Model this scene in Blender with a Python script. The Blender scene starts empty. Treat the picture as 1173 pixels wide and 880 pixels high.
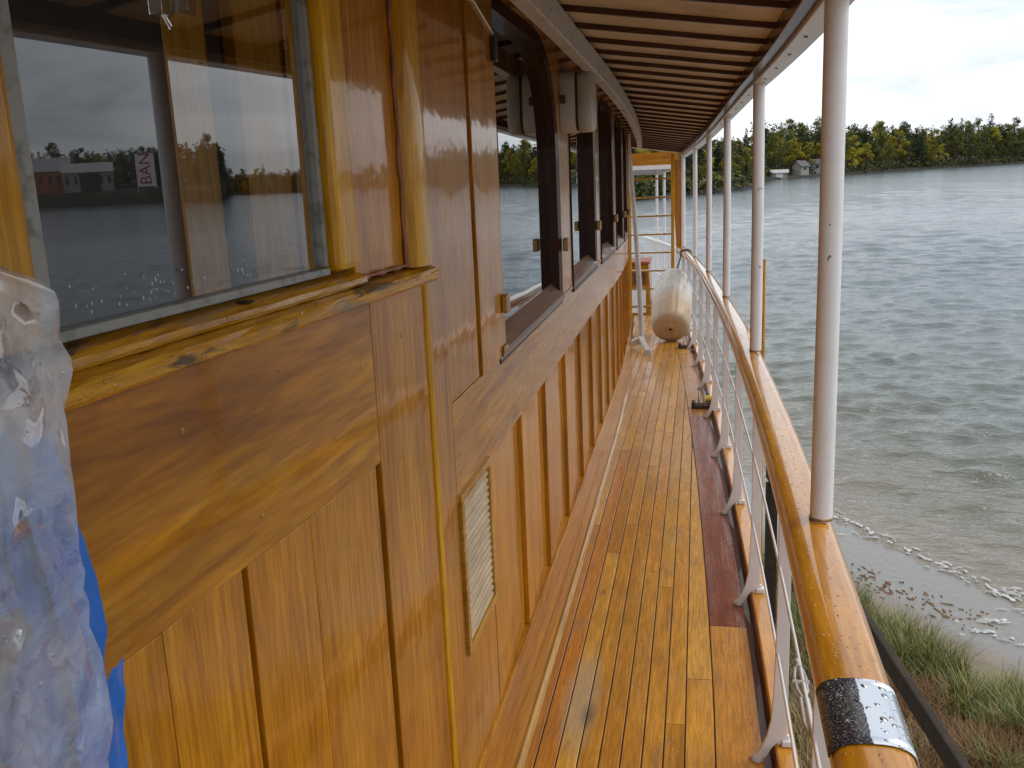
import bpy, bmesh, math, random
import numpy as np
from mathutils import Vector, Matrix
random.seed(7)
R = math.radians
S = bpy.context.scene
COL = S.collection

# ---------------------------------------------------------------- camera
cam_d = bpy.data.cameras.new('camera'); cam = bpy.data.objects.new('camera', cam_d); COL.objects.link(cam)
cam_d.sensor_width = 36.0; cam_d.lens = 36.0*1080/1173; cam_d.clip_start = 0.02; cam_d.clip_end = 9000
def _cam():
    f, cx, cy = 1080., 586.5, 440.
    d = np.array([798-cx, 5300-cy, f]); d /= np.linalg.norm(d); U = -d
    yh = cy-(d[0]*(800.-cx)+d[2]*f)/d[1]
    F = np.array([800.-cx, yh-cy, f]); F /= np.linalg.norm(F)
    Rt = np.cross(F, U)
    if Rt[0] < 0: Rt = -Rt
    return np.stack([Rt, F, U])
_M = _cam()
_r, _d, _f = _M[:, 0], _M[:, 1], _M[:, 2]
cam.matrix_world = Matrix(((_r[0], -_d[0], -_f[0], 0), (_r[1], -_d[1], -_f[1], 0), (_r[2], -_d[2], -_f[2], 1.7), (0, 0, 0, 1)))
S.camera = cam
# ---------------------------------------------------------------- world, sun, exposure
w = bpy.data.worlds.new('World'); S.world = w; w.use_nodes = True
nt = w.node_tree; nt.nodes.clear()
def WN(t, **k):
    n = nt.nodes.new(t)
    for a, b in k.items(): setattr(n, a, b)
    return n
SUN_EL, SUN_AZ = 48, 70
sky = WN('ShaderNodeTexSky', sky_type='NISHITA', sun_disc=False, sun_elevation=R(SUN_EL), sun_rotation=R(SUN_AZ))
tc = WN('ShaderNodeTexCoord'); sep = WN('ShaderNodeSeparateXYZ'); nt.links.new(tc.outputs['Generated'], sep.inputs[0])
zz = WN('ShaderNodeMath', operation='MAXIMUM'); zz.inputs[1].default_value = 0.0; nt.links.new(sep.outputs[2], zz.inputs[0])
za = WN('ShaderNodeMath', operation='ADD'); za.inputs[1].default_value = 0.16; nt.links.new(zz.outputs[0], za.inputs[0])
comb = WN('ShaderNodeCombineXYZ')
for i in (0, 1):
    dv = WN('ShaderNodeMath', operation='DIVIDE'); nt.links.new(sep.outputs[i], dv.inputs[0]); nt.links.new(za.outputs[0], dv.inputs[1]); nt.links.new(dv.outputs[0], comb.inputs[i])
nz = WN('ShaderNodeTexNoise'); nz.inputs['Scale'].default_value = 0.75; nz.inputs['Detail'].default_value = 7; nz.inputs['Roughness'].default_value = 0.58; nz.inputs['Distortion'].default_value = 0.4
nt.links.new(comb.outputs[0], nz.inputs['Vector'])
rp = WN('ShaderNodeValToRGB'); e = rp.color_ramp.elements
e[0].position = 0.34; e[0].color = (0.36, 0.41, 0.47, 1); e[1].position = 0.66; e[1].color = (1.0, 1.0, 1.0, 1)
m_ = e.new(0.47); m_.color = (0.66, 0.71, 0.77, 1)
nt.links.new(nz.outputs['Fac'], rp.inputs[0])
# low cloud near the horizon is paler; heavier cloud towards the north east quarter
hz = WN('ShaderNodeMapRange'); hz.inputs['From Min'].default_value = 0.0; hz.inputs['From Max'].default_value = 0.13; hz.inputs['To Min'].default_value = 0.75; hz.inputs['To Max'].default_value = 0.0
nt.links.new(zz.outputs[0], hz.inputs['Value'])
mh = WN('ShaderNodeMix', data_type='RGBA'); mh.inputs['B'].default_value = (0.68, 0.71, 0.745, 1)
nt.links.new(hz.outputs[0], mh.inputs['Factor']); nt.links.new(rp.outputs[0], mh.inputs['A'])
sc = WN('ShaderNodeVectorMath', operation='SCALE'); sc.inputs['Scale'].default_value = 9.0
nt.links.new(mh.outputs['Result'], sc.inputs[0])
mx = WN('ShaderNodeMix', data_type='RGBA'); mx.inputs['Factor'].default_value = 0.9
nt.links.new(sky.outputs[0], mx.inputs['A']); nt.links.new(sc.outputs[0], mx.inputs['B'])
bg = WN('ShaderNodeBackground'); bg.inputs['Strength'].default_value = 0.1
wo = WN('ShaderNodeOutputWorld'); nt.links.new(mx.outputs['Result'], bg.inputs[0]); nt.links.new(bg.outputs[0], wo.inputs[0])
sl = bpy.data.lights.new('sun', 'SUN'); sl.energy = 0.7; sl.angle = R(25); sl.color = (1, .97, .92)
so = bpy.data.objects.new('sun', sl); COL.objects.link(so)
az = R(SUN_AZ); el = R(SUN_EL)
so.rotation_euler = Vector((math.sin(az)*math.cos(el), math.cos(az)*math.cos(el), math.sin(el))).to_track_quat('Z', 'Y').to_euler()
S.view_settings.view_transform = 'Standard'; S.view_settings.look = 'None'; S.view_settings.gamma = 1
S.view_settings.use_curve_mapping = False; S.view_settings.exposure = 0.85

# ---------------------------------------------------------------- object helpers
def tag(o, label=None, cat=None, group=None, kind=None):
    if label: o['label'] = label
    if cat: o['category'] = cat
    if group: o['group'] = group
    if kind: o['kind'] = kind
    return o
def empty(name, loc, label, cat, group=None):
    o = bpy.data.objects.new(name, None); COL.objects.link(o); o.location = loc; o.empty_display_size = .1
    return tag(o, label, cat, group)
class MB:
    """collects faces, then links them as ONE mesh object"""
    def __init__(s): s.v = []; s.f = []; s.m = []; s.c = []; s.sm = []
    def add(s, vs, fs, mat=0, col=None, smooth=False):
        b = len(s.v); s.v += [tuple(p) for p in vs]
        for f in fs: s.f.append(tuple(b+i for i in f)); s.m.append(mat); s.c.append(col); s.sm.append(smooth)
    def hexa(s, P, **k):   # 8 corners: bottom ring 0-3, top ring 4-7
        s.add(P, [(0, 3, 2, 1), (4, 5, 6, 7), (0, 1, 5, 4), (1, 2, 6, 5), (2, 3, 7, 6), (3, 0, 4, 7)], **k)
    def box(s, x0, x1, y0, y1, z0, z1, **k):
        s.hexa([(x0, y0, z0), (x1, y0, z0), (x1, y1, z0), (x0, y1, z0), (x0, y0, z1), (x1, y0, z1), (x1, y1, z1), (x0, y1, z1)], **k)
    def fbox(s, F, u0, u1, o0, o1, z0, z1, n=1, **k):   # box in wall frame F(u, off, z)
        us = [u0+(u1-u0)*i/n for i in range(n+1)]
        vs = []; fs = []
        for u in us:
            for (o, z) in ((o0, z0), (o1, z0), (o1, z1), (o0, z1)): vs.append(F(u, o, z))
        for i in range(n):
            a = 4*i; b = a+4
            for j in range(4): fs.append((a+j, a+(j+1) % 4, b+(j+1) % 4, b+j))
        fs.append((3, 2, 1, 0)); e = 4*n; fs.append((e, e+1, e+2, e+3))
        s.add(vs, fs, **k)
    def sweep(s, pts, prof, up=(0, 0, 1), closed=True, smooth=True, **k):  # prof: list of (side, up)
        up = Vector(up); n = len(pts); m = len(prof); vs = []; fs = []
        P = [Vector(p) for p in pts]
        for i, p in enumerate(P):
            t = (P[min(i+1, n-1)]-P[max(i-1, 0)]).normalized()
            sd = t.cross(up)
            if sd.length < 1e-4: sd = t.cross(Vector((1, 0, 0)))
            sd.normalize(); uu = sd.cross(t).normalized()
            for q in prof:
                a, b = (q if not callable(q) else q(i))
                vs.append(p+sd*a+uu*b)
        for i in range(n-1):
            for j in range(m): fs.append((i*m+j, i*m+(j+1) % m, (i+1)*m+(j+1) % m, (i+1)*m+j))
        s.add(vs, fs, smooth=smooth, **k)
        s.add(vs[:m], [tuple(reversed(range(m)))], **k); s.add(vs[-m:], [tuple(range(m))], **k)
    def tube(s, pts, r, n=10, **k):
        rr = r if isinstance(r, (list, tuple)) else [r]*len(pts)
        P = [Vector(p) for p in pts]; N = len(P); vs = []; fs = []
        ref = Vector((0, 0, 1))
        if abs((P[-1]-P[0]).normalized().z) > .8: ref = Vector((0, 1, 0))
        for i, p in enumerate(P):
            t = (P[min(i+1, N-1)]-P[max(i-1, 0)]).normalized()
            a = t.cross(ref).normalized(); b = a.cross(t)
            for j in range(n):
                q = 2*math.pi*j/n; vs.append(p+(a*math.cos(q)+b*math.sin(q))*rr[i])
        for i in range(N-1):
            for j in range(n): fs.append((i*n+j, i*n+(j+1) % n, (i+1)*n+(j+1) % n, (i+1)*n+j))
        k.setdefault('smooth', True)
        s.add(vs, fs, **k)
        kk = dict(k); kk['smooth'] = False
        s.add(vs[:n], [tuple(reversed(range(n)))], **kk); s.add(vs[-n:], [tuple(range(n))], **kk)
    def lathe(s, c, axis, prof, n=28, **k):  # prof: (dist along axis, radius)
        ax = Vector(axis).normalized(); c = Vector(c)
        a = ax.orthogonal().normalized(); b = ax.cross(a); vs = []; fs = []
        for (h, r) in prof:
            for j in range(n):
                q = 2*math.pi*j/n; vs.append(c+ax*h+(a*math.cos(q)+b*math.sin(q))*max(r, 1e-5))
        for i in range(len(prof)-1):
            for j in range(n): fs.append((i*n+j, i*n+(j+1) % n, (i+1)*n+(j+1) % n, (i+1)*n+j))
        s.add(vs, fs, smooth=True, **k)
    def poly(s, pts, d, **k):   # prism: polygon points + extrusion vector
        d = Vector(d); n = len(pts); vs = [Vector(p) for p in pts]; vs += [v+d for v in vs]
        fs = [tuple(reversed(range(n))), tuple(range(n, 2*n))]+[(i, (i+1) % n, n+(i+1) % n, n+i) for i in range(n)]
        s.add(vs, fs, **k)
    def build(s, name, mats, parent=None, bevel=0, loc=None, world=True):
        me = bpy.data.meshes.new(name)
        off = Vector(loc) if loc is not None else Vector((0, 0, 0))
        if parent is not None and world: off = Vector(parent.matrix_world.translation) if False else parent_off(parent)
        me.from_pydata([tuple(Vector(v)-off) for v in s.v], [], s.f)
        for m in (mats if isinstance(mats, (list, tuple)) else [mats]): me.materials.append(m)
        me.polygons.foreach_set('material_index', s.m); me.polygons.foreach_set('use_smooth', s.sm)
        if any(c is not None for c in s.c):
            at = me.color_attributes.new('tone', 'FLOAT_COLOR', 'CORNER'); arr = []
            for f, c in zip(s.f, s.c):
                c = c or (1, 1, 1); arr += [c[0], c[1], c[2], 1]*len(f)
            at.data.foreach_set('color', arr)
        me.update()
        o = bpy.data.objects.new(name, me); COL.objects.link(o)
        if loc is not None and parent is None: o.location = loc
        if parent is not None: o.parent = parent
        if bevel:
            b = o.modifiers.new('bevel', 'BEVEL'); b.width = bevel; b.segments = 2; b.limit_method = 'ANGLE'; b.angle_limit = R(40)
        return o
def parent_off(p):
    o = Vector((0, 0, 0))
    while p is not None: o += p.location; p = p.parent
    return o
def copy_tree(o, parent=None):
    c = o.copy(); COL.objects.link(c)
    if parent is not None: c.parent = parent
    for ch in list(o.children): copy_tree(ch, c)
    return c

# ---------------------------------------------------------------- material helpers
def mat(name):
    m = bpy.data.materials.new(name); m.use_nodes = True; t = m.node_tree; t.nodes.clear()
    o = t.nodes.new('ShaderNodeOutputMaterial'); b = t.nodes.new('ShaderNodeBsdfPrincipled'); t.links.new(b.outputs[0], o.inputs[0])
    return m, t, b
def nd(t, ty, ins=None, **k):
    n = t.nodes.new(ty)
    for a, v in k.items(): setattr(n, a, v)
    for a, v in (ins or {}).items():
        if hasattr(v, 'is_output') or isinstance(v, bpy.types.NodeSocket): t.links.new(v, n.inputs[a])
        else: n.inputs[a].default_value = v
    return n
def ramp(t, fac, stops):
    r = t.nodes.new('ShaderNodeValToRGB'); t.links.new(fac, r.inputs[0]); e = r.color_ramp.elements
    while len(e) < len(stops): e.new(.5)
    for x, (p, c) in zip(e, stops):
        x.position = p; x.color = (c[0], c[1], c[2], 1) if hasattr(c, '__len__') else (c, c, c, 1)
    return r.outputs[0]
def mixc(t, fac, a, b, blend='MIX'):
    n = t.nodes.new('ShaderNodeMix'); n.data_type = 'RGBA'; n.blend_type = blend
    for i, v in (('Factor', fac), ('A', a), ('B', b)):
        if isinstance(v, bpy.types.NodeSocket): t.links.new(v, n.inputs[i])
        else: n.inputs[i].default_value = (v if i == 'Factor' else (v[0], v[1], v[2], 1))
    return n.outputs['Result']
def mth(t, op, a, b=None, c=None):
    n = t.nodes.new('ShaderNodeMath'); n.operation = op
    for i, v in enumerate((a, b, c)):
        if v is None: continue
        if isinstance(v, bpy.types.NodeSocket): t.links.new(v, n.inputs[i])
        else: n.inputs[i].default_value = v
    return n.outputs[0]
def noise(t, vec, scale, detail=4, rough=.55, dist=0):
    return nd(t, 'ShaderNodeTexNoise', {'Vector': vec, 'Scale': scale, 'Detail': detail, 'Roughness': rough, 'Distortion': dist}).outputs['Fac']
def pos(t, scale=(1, 1, 1), rot=(0, 0, 0)):
    g = nd(t, 'ShaderNodeTexCoord').outputs['Object']
    return nd(t, 'ShaderNodeMapping', {'Vector': g, 'Scale': scale, 'Rotation': rot}).outputs[0]
def droplets(t, size=.012, dens=.35):
    g = nd(t, 'ShaderNodeTexCoord').outputs['Object']
    nzv = nd(t, 'ShaderNodeTexNoise', {'Vector': g, 'Scale': 60.0}).outputs['Color']
    v2 = nd(t, 'ShaderNodeVectorMath', {0: g, 1: nd(t, 'ShaderNodeVectorMath', {0: nzv, 'Scale': .006}, operation='SCALE').outputs[0]}, operation='ADD').outputs[0]
    vo = nd(t, 'ShaderNodeTexVoronoi', {'Vector': v2, 'Scale': 1/size, 'Randomness': 1.0})
    rad = mth(t, 'MULTIPLY', nd(t, 'ShaderNodeSeparateColor', {0: vo.outputs['Color']}).outputs[0], dens)
    h = mth(t, 'SUBTRACT', rad, vo.outputs['Distance']); h = mth(t, 'MAXIMUM', h, 0.0)
    return mth(t, 'POWER', h, .5)
def wood(name, c1, c2, c3, axis='z', sc=1.0, fig=.6, coat=.6, rough=.32, crough=.06, wear=0, drops=0, island=.12, tone=False, bump=.12):
    m, t, b = mat(name)
    L = .07
    s = {'x': (L, 1, 1), 'y': (1, L, 1), 'z': (1, 1, L)}[axis]
    isl = nd(t, 'ShaderNodeNewGeometry').outputs['Random Per Island']
    p0 = pos(t, tuple(q*sc for q in s))
    ofs = nd(t, 'ShaderNodeCombineXYZ', {0: mth(t, 'MULTIPLY', isl, 7.0), 1: mth(t, 'MULTIPLY', isl, 3.0), 2: mth(t, 'MULTIPLY', isl, 5.0)}).outputs[0]
    p = nd(t, 'ShaderNodeVectorMath', {0: p0, 1: ofs}, operation='ADD').outputs[0]
    big = noise(t, p, 9, 5, .6, fig)
    fine = noise(t, p, 130, 3, .6, .1)
    blot = noise(t, pos(t), 3.5, 3, .5)
    mid = noise(t, nd(t, 'ShaderNodeVectorMath', {0: p, 1: (3.3, 1.7, 9.1)}, operation='ADD').outputs[0], 55, 7, .72, fig*.4)
    col = ramp(t, mth(t, 'ADD', mth(t, 'MULTIPLY', big, .52), mth(t, 'MULTIPLY', mid, .48)), [(.33, c1), (.5, c2), (.66, c3)])
    col = mixc(t, mth(t, 'MULTIPLY', ramp(t, fine, [(.35, 1), (.62, 0)]), .42), col, tuple(q*.42 for q in c1))
    col = mixc(t, .5, col, ramp(t, blot, [(.25, .7), (.65, 1.0)]), 'MULTIPLY')
    if island: col = mixc(t, 1.0, col, ramp(t, isl, [(0, (1-island*1.6, 1-island*2, 1-island*2.2)), (1, (1+island*.6,)*3)]), 'MULTIPLY')
    if tone: col = mixc(t, 1.0, col, nd(t, 'ShaderNodeAttribute', attribute_name='tone').outputs['Color'], 'MULTIPLY')
    rg = mth(t, 'ADD', rough, mth(t, 'MULTIPLY', blot, .1))
    if wear:
        wn = noise(t, pos(t, tuple(q*.9 if q != L else q*4 for q in s)), 14, 6, .68, .6)
        wf = ramp(t, wn, [(.60-(.05 if wear > .9 else 0), 0), (.66-(.04 if wear > .9 else 0), 1)])
        col = mixc(t, mth(t, 'MULTIPLY', wf, wear), col, (.24, .19, .13))
        col = mixc(t, mth(t, 'MULTIPLY', ramp(t, wn, [(.33+(.05 if wear > .9 else 0), 1), (.38+(.06 if wear > .9 else 0), 0)]), wear*.9), col, (.035, .022, .015))
        rg = mth(t, 'ADD', rg, mth(t, 'MULTIPLY', wf, .3))
    t.links.new(col, b.inputs['Base Color']); t.links.new(rg, b.inputs['Roughness'])
    b.inputs['Coat Weight'].default_value = coat; b.inputs['Coat Roughness'].default_value = crough; b.inputs['Coat IOR'].default_value = 1.42; b.inputs['Specular IOR Level'].default_value = .15
    h = mth(t, 'ADD', mth(t, 'MULTIPLY', fine, .3), mth(t, 'MULTIPLY', noise(t, pos(t), 22, 3), .5))
    bp = nd(t, 'ShaderNodeBump', {'Height': h, 'Strength': bump, 'Distance': .004}).outputs[0]
    if drops:
        bp = nd(t, 'ShaderNodeBump', {'Height': droplets(t), 'Strength': drops, 'Distance': .006, 'Normal': bp}).outputs[0]
    t.links.new(bp, b.inputs['Normal'])
    cb = nd(t, 'ShaderNodeBump', {'Height': noise(t, pos(t), 7, 3), 'Strength': .09, 'Distance': .02}).outputs[0]
    if drops: t.links.new(bp, b.inputs['Coat Normal'])
    else: t.links.new(cb, b.inputs['Coat Normal'])
    return m
def paint(name, c, rough=.4, dirt=.25, dcol=(.25, .17, .1), coat=0, sc=8, chips=0, metal=0):
    m, t, b = mat(name)
    n1 = noise(t, pos(t), sc, 6, .65)
    col = mixc(t, mth(t, 'MULTIPLY', ramp(t, n1, [(.5, 0), (.72, 1)]), dirt), c, dcol)
    if chips:
        n2 = noise(t, pos(t), 34, 4, .6)
        col = mixc(t, ramp(t, n2, [(.74-chips*.1, 0), (.76-chips*.1, 1)]), col, (.07, .05, .04))
    t.links.new(col, b.inputs['Base Color']); b.inputs['Roughness'].default_value = rough; b.inputs['Coat Weight'].default_value = coat; b.inputs['Metallic'].default_value = metal
    t.links.new(nd(t, 'ShaderNodeBump', {'Height': noise(t, pos(t), 60, 3), 'Strength': .12, 'Distance': .003}).outputs[0], b.inputs['Normal'])
    return m

V1, V2, V3 = (.27, .085, .004), (.52, .205, .008), (.68, .305, .016)      # varnished teak
panel_z = wood('varnished_panel', V1, V2, V3, 'z', 1.0, .3, coat=.7, island=.1)
panel_y = wood('varnished_board', V1, V2, V3, 'y', .8, 1.6, coat=.7, island=.06)
figured = wood('figured_board', (.18, .052, .004), (.46, .175, .007), (.68, .31, .016), 'y', .42, 2.6, coat=.55, island=0, drops=.10)
golden_z = wood('golden_moulding', (.42, .18, .003), (.66, .33, .005), (.78, .43, .01), 'z', 1.2, .3, coat=.45, wear=.25)
sill_m = wood('weathered_sill', (.42, .17, .006), (.64, .31, .012), (.76, .42, .03), 'y', 1.3, .6, coat=.55, wear=.95, drops=.5, bump=.5)
golden_y = wood('golden_trim', (.34, .14, .012), (.52, .26, .03), (.66, .38, .08), 'y', 1.2, .4, coat=.7, wear=.3)
mahog_z = wood('dark_mahogany', (.018, .006, .003), (.045, .012, .005), (.09, .022, .008), 'z', 1.1, .3, coat=.15, rough=.4)
mahog_y = wood('mahogany_sill', (.10, .04, .018), (.18, .08, .038), (.26, .12, .06), 'y', 1.1, .4, coat=.5, rough=.4)
rail_m = wood('varnished_rail', (.48, .17, .006), (.66, .27, .010), (.74, .34, .02), 'y', .7, .5, coat=1.0, crough=.05, rough=.25, drops=.45, island=0)
deck_m = wood('deck_planks', (.52, .225, .026), (.74, .365, .046), (.86, .48, .09), 'y', 1.0, .5, coat=.9, crough=.09, rough=.35, wear=.42, drops=.55, island=.1, tone=True, bump=.6)
cover_m = wood('wet_mahogany', (.15, .032, .014), (.28, .07, .026), (.42, .15, .06), 'y', .8, 1.2, coat=1.0, crough=.1, rough=.3, wear=.35, drops=.6, island=0, bump=.4)
beam_m = wood('soffit_beam', (.06, .028, .016), (.10, .046, .024), (.15, .07, .036), 'x', 1, .3, coat=.3, rough=.45)
carlin_m = wood('edge_beam', (.08, .036, .016), (.14, .06, .024), (.2, .085, .03), 'y', 1, .3, coat=.4, rough=.4)
orange_m = wood('varnished_brace', (.32, .10, .008), (.50, .18, .015), (.6, .26, .03), 'z', 1.2, .3, coat=.7)
def deck_details(m):
    t = m.node_tree; b = [n for n in t.nodes if n.type == 'BSDF_PRINCIPLED'][0]
    src = b.inputs['Base Color'].links[0].from_socket
    g = nd(t, 'ShaderNodeTexCoord').outputs['Object']
    vo = nd(t, 'ShaderNodeTexVoronoi', {'Vector': nd(t, 'ShaderNodeMapping', {'Vector': g, 'Scale': (1, .55, 1)}).outputs[0], 'Scale': 13.0, 'Randomness': .8}).outputs['Distance']
    c = mixc(t, mth(t, 'MULTIPLY', ramp(t, vo, [(.030, 1), (.055, 0)]), .75), src, (.10, .035, .012))
    gr = noise(t, pos(t, (1, .35, 1)), 9, 6, .7)
    c = mixc(t, mth(t, 'MULTIPLY', ramp(t, gr, [(.50, 0), (.70, 1)]), .38), c, (.26, .12, .035))
    sp = noise(t, g, 120, 4, .7)
    c = mixc(t, mth(t, 'MULTIPLY', ramp(t, sp, [(.58, 0), (.66, 1)]), .35), c, (.22, .09, .02))
    # bleached and blackened spot on the third plank
    d = nd(t, 'ShaderNodeVectorMath', {0: nd(t, 'ShaderNodeMapping', {'Vector': g, 'Scale': (1, .20, 0)}).outputs[0], 1: (-.375, .56, 0)}, operation='DISTANCE').outputs['Value']
    e_ = mth(t, 'ADD', d, mth(t, 'MULTIPLY', mth(t, 'SUBTRACT', noise(t, pos(t, (1, .2, 1)), 40, 4, .7), .5), .06))
    c = mixc(t, mth(t, 'MULTIPLY', ramp(t, e_, [(.03, 1), (.075, 0)]), .7), c, (.42, .34, .22))
    d2 = nd(t, 'ShaderNodeVectorMath', {0: nd(t, 'ShaderNodeMapping', {'Vector': g, 'Scale': (1, .3, 0)}).outputs[0], 1: (-.345, .81, 0)}, operation='DISTANCE').outputs['Value']
    c = mixc(t, mth(t, 'MULTIPLY', ramp(t, mth(t, 'ADD', d2, mth(t, 'MULTIPLY', mth(t, 'SUBTRACT', sp, .5), .03)), [(.005, 1), (.03, 0)]), .7), c, (.09, .075, .06))
    t.links.new(c, b.inputs['Base Color'])
    t.links.new(ramp(t, gr, [(.35, .04), (.65, .30)]), b.inputs['Coat Roughness'])
deck_details(deck_m)
soffit_m = paint('cream_soffit', (.62, .50, .37), .55, .6, (.25, .15, .08), sc=3)
white_m = paint('white_paint', (.74, .71, .70), .35, .15, (.4, .3, .22), coat=.3)
post_m = paint('post_paint', (.77, .75, .75), .5, .2, (.45, .36, .30), sc=7, chips=.45)
dirty_m = paint('grubby_white_paint', (.52, .50, .49), .5, .6, (.26, .18, .12), sc=7, chips=.9)
cream_m = paint('cream_plastic', (.42, .39, .34), .45, .35, (.28, .2, .12), sc=6)
black_m = paint('black_rubber', (.02, .02, .022), .5, .2, (.06, .05, .04))
caulk_m = paint('black_caulk', (.012, .010, .009), .5, .1)
steel_m = paint('galvanised_steel', (.55, .55, .56), .35, .4, (.2, .17, .14), metal=.9)
chrome_m = paint('chrome', (.8, .8, .82), .12, .1, metal=1)
brass_m = paint('aged_brass', (.34, .19, .06), .35, .5, (.06, .04, .02), metal=.5)
iron_m = paint('dark_iron', (.035, .028, .022), .6, .5, (.1, .05, .02), sc=12)
yellow_m = paint('yellow_plastic', (.62, .42, .02), .4, .3)
gap_m = paint('dark_gap', (.02, .009, .005), .8, .1)
sealant_m = paint('old_sealant', (.30, .12, .07), .6, .6, (.12, .05, .03), sc=30)
bead_m = paint('grey_bead', (.24, .24, .22), .4, .85, (.045, .038, .026), sc=34)
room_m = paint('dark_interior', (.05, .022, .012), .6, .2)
timber_m = paint('dark_timber', (.03, .018, .010), .85, .5, (.10, .055, .025), sc=12)
hull_m = paint('white_hull', (.62, .60, .57), .45, .4)
rope_m = paint('dark_rope', (.06, .055, .06), .8, .3)

def glass(name, k=1.0):
    m = bpy.data.materials.new(name); m.use_nodes = True; t = m.node_tree; t.nodes.clear()
    o = t.nodes.new('ShaderNodeOutputMaterial')
    bmp = nd(t, 'ShaderNodeBump', {'Height': noise(t, pos(t), 1.6, 1), 'Strength': .02, 'Distance': .05}).outputs[0]
    fr = nd(t, 'ShaderNodeFresnel', {'IOR': 1.5}).outputs[0]
    two = mth(t, 'DIVIDE', mth(t, 'MULTIPLY', fr, 2.0*k), mth(t, 'ADD', fr, 1.0))
    gl = nd(t, 'ShaderNodeBsdfGlossy', {'Color': (.96, .98, 1, 1), 'Roughness': 0.0, 'Normal': bmp})
    tr = nd(t, 'ShaderNodeBsdfTransparent', {'Color': (.9, .92, .9, 1)})
    mxs = nd(t, 'ShaderNodeMixShader', {0: two, 1: tr.outputs[0], 2: gl.outputs[0]})
    t.links.new(mxs.outputs[0], o.inputs[0]); return m
glass_m = glass('window_glass')

# ---------------------------------------------------------------- plan of the vessel
def interp(x, T):
    if x <= T[0][0]: return T[0][1]+(x-T[0][0])*(T[1][1]-T[0][1])/(T[1][0]-T[0][0])
    for (a, b), (c, d) in zip(T, T[1:]):
        if x <= c: return b+(d-b)*(x-a)/(c-a)
    (a, b), (c, d) = T[-2], T[-1]; return d+(x-c)*(d-b)/(c-a)
_tab = [(-1, .205), (0.5, .228), (1.5, .245), (2.2, .250), (3.2, .242), (4.16, .218), (5.2, .188), (6.2, .150), (7.2, .108), (8.24, .062), (9.3, .0), (10.3, -.062), (11.3, -.132), (12.3, -.21), (13, -.27)]
_ys = np.linspace(-1, 13, 141); _xs = np.array([interp(y, _tab) for y in _ys])
for _ in range(30): _xs[1:-1] = (_xs[:-2]+_xs[1:-1]*2+_xs[2:])/4
def railX(y): return float(np.interp(y, _ys, _xs)) if y < 13 else float(_xs[-1]-(y-13)*.085)
_wt = [(1.8, -.525), (4, -.525), (5.5, -.537), (6.6, -.553), (7.6, -.585), (8.6, -.628), (9.6, -.68)]
_wy = np.linspace(1.8, 9.6, 79); _wx = np.array([interp(y, _wt) for y in _wy])
for _ in range(20): _wx[1:-1] = (_wx[:-2]+_wx[1:-1]*2+_wx[2:])/4
def wallX(y):
    if y < 1.8: return -.525+(y-1.8)*math.tan(R(3.7))
    return float(np.interp(y, _wy, _wx)) if y < 9.6 else -.68-(y-9.6)*.055
def sh(y):
    d = max(0., y-4.4); return -.0285*d*d/(d+1.1)
A = R(3.7)
def N(u, o, z): return (-.525+math.sin(A)*u+math.cos(A)*o, 1.80+math.cos(A)*u-math.sin(A)*o, z)
def F(y, o, z):
    dx = (wallX(y+.05)-wallX(y-.05))/.1 if y > 1.85 else 0
    l = math.hypot(1, dx); return (wallX(y)+o/l, y-o*dx/l, z+sh(y))
WALL_END = 9.15

# ================================================================ DECK (structure)
mb = MB()
rd = random.Random(3)
seams = [-.90+.0625*k for k in range(0, 15)]   # ... -.025
seams = [-.0395-.0622*k for k in range(13, -1, -1)]+[.050]
def marginX(y): return railX(y)-.195
def deck_strip(f0, f1, y0, y1, col, mi=0, zt=0.0, step=.2, g=.0021):
    n = max(1, int((y1-y0)/step)); ys = [y0+(y1-y0)*i/n for i in range(n+1)]
    run = []
    def flush():
        if len(run) > 1:
            vs = []; fs = []
            for (a, b, y) in run:
                z = zt+sh(y)
                vs += [(a+g, y, z-.012), (a+g, y, z-.0015), (a+g+.0015, y, z), (b-g-.0015, y, z), (b-g, y, z-.0015), (b-g, y, z-.012)]
            for i in range(len(run)-1):
                for j in range(5): fs.append((6*i+j, 6*i+6+j, 6*i+7+j, 6*i+1+j))
            fs.append((5, 4, 3, 2, 1, 0)); e = 6*(len(run)-1); fs.append(tuple(e+i for i in range(6)))
            vs = [Vector(v) for v in vs]
            mb.add(vs, [tuple(reversed(f)) for f in fs], mat=mi, col=col)
        run.clear()
    for y in ys:
        a, b = f0(y), f1(y)
        if b-a > .005: run.append((a, b, y))
        else: flush()
    flush()
for k in range(len(seams)-1):
    y = -1.0+rd.random()*1.5
    bounds = {(-.0395-.0622*7): 0}
    while y < 12.4:
        L = rd.uniform(1.6, 3.6); y2 = min(y+L, 12.5)
        tn = rd.choice([(1, 1, 1), (1.08, 1.05, 1.0), (.95, .90, .84), (1.0, .96, .92), (.98, .94, .88), (1.06, 1.10, 1.1), (.94, .86, .78)])
        xm = (seams[k]+seams[k+1])/2
        if k in (5, 6) and 2.2 < y < 4: tn = (.84, .66, .50)
        if k == 7 and y < 3.2: tn = (1.05, 1.12, 1.3)
        deck_strip(lambda q, k=k: max(seams[k], wallX(q)), lambda q, k=k: min(seams[k+1], marginX(q)), y+.0015, y2-.0015, tn)
        y = y2
# margin / covering boards following the side
MG = lambda q: min(marginX(q), .050)
for (a, b, mi, tn) in ((-1, .9, 0, (1, 1, 1)), (.9, 3.36, 0, (1.05, .98, .9)), (3.36, 6.66, 1, (1, 1, 1)), (6.66, 9.4, 0, (.85, .72, .6)), (9.4, 12.5, 0, (.95, .85, .8))):
    deck_strip(MG, lambda q: railX(q)-.056, a+.0015, b-.0015, tn, mi)
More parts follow.
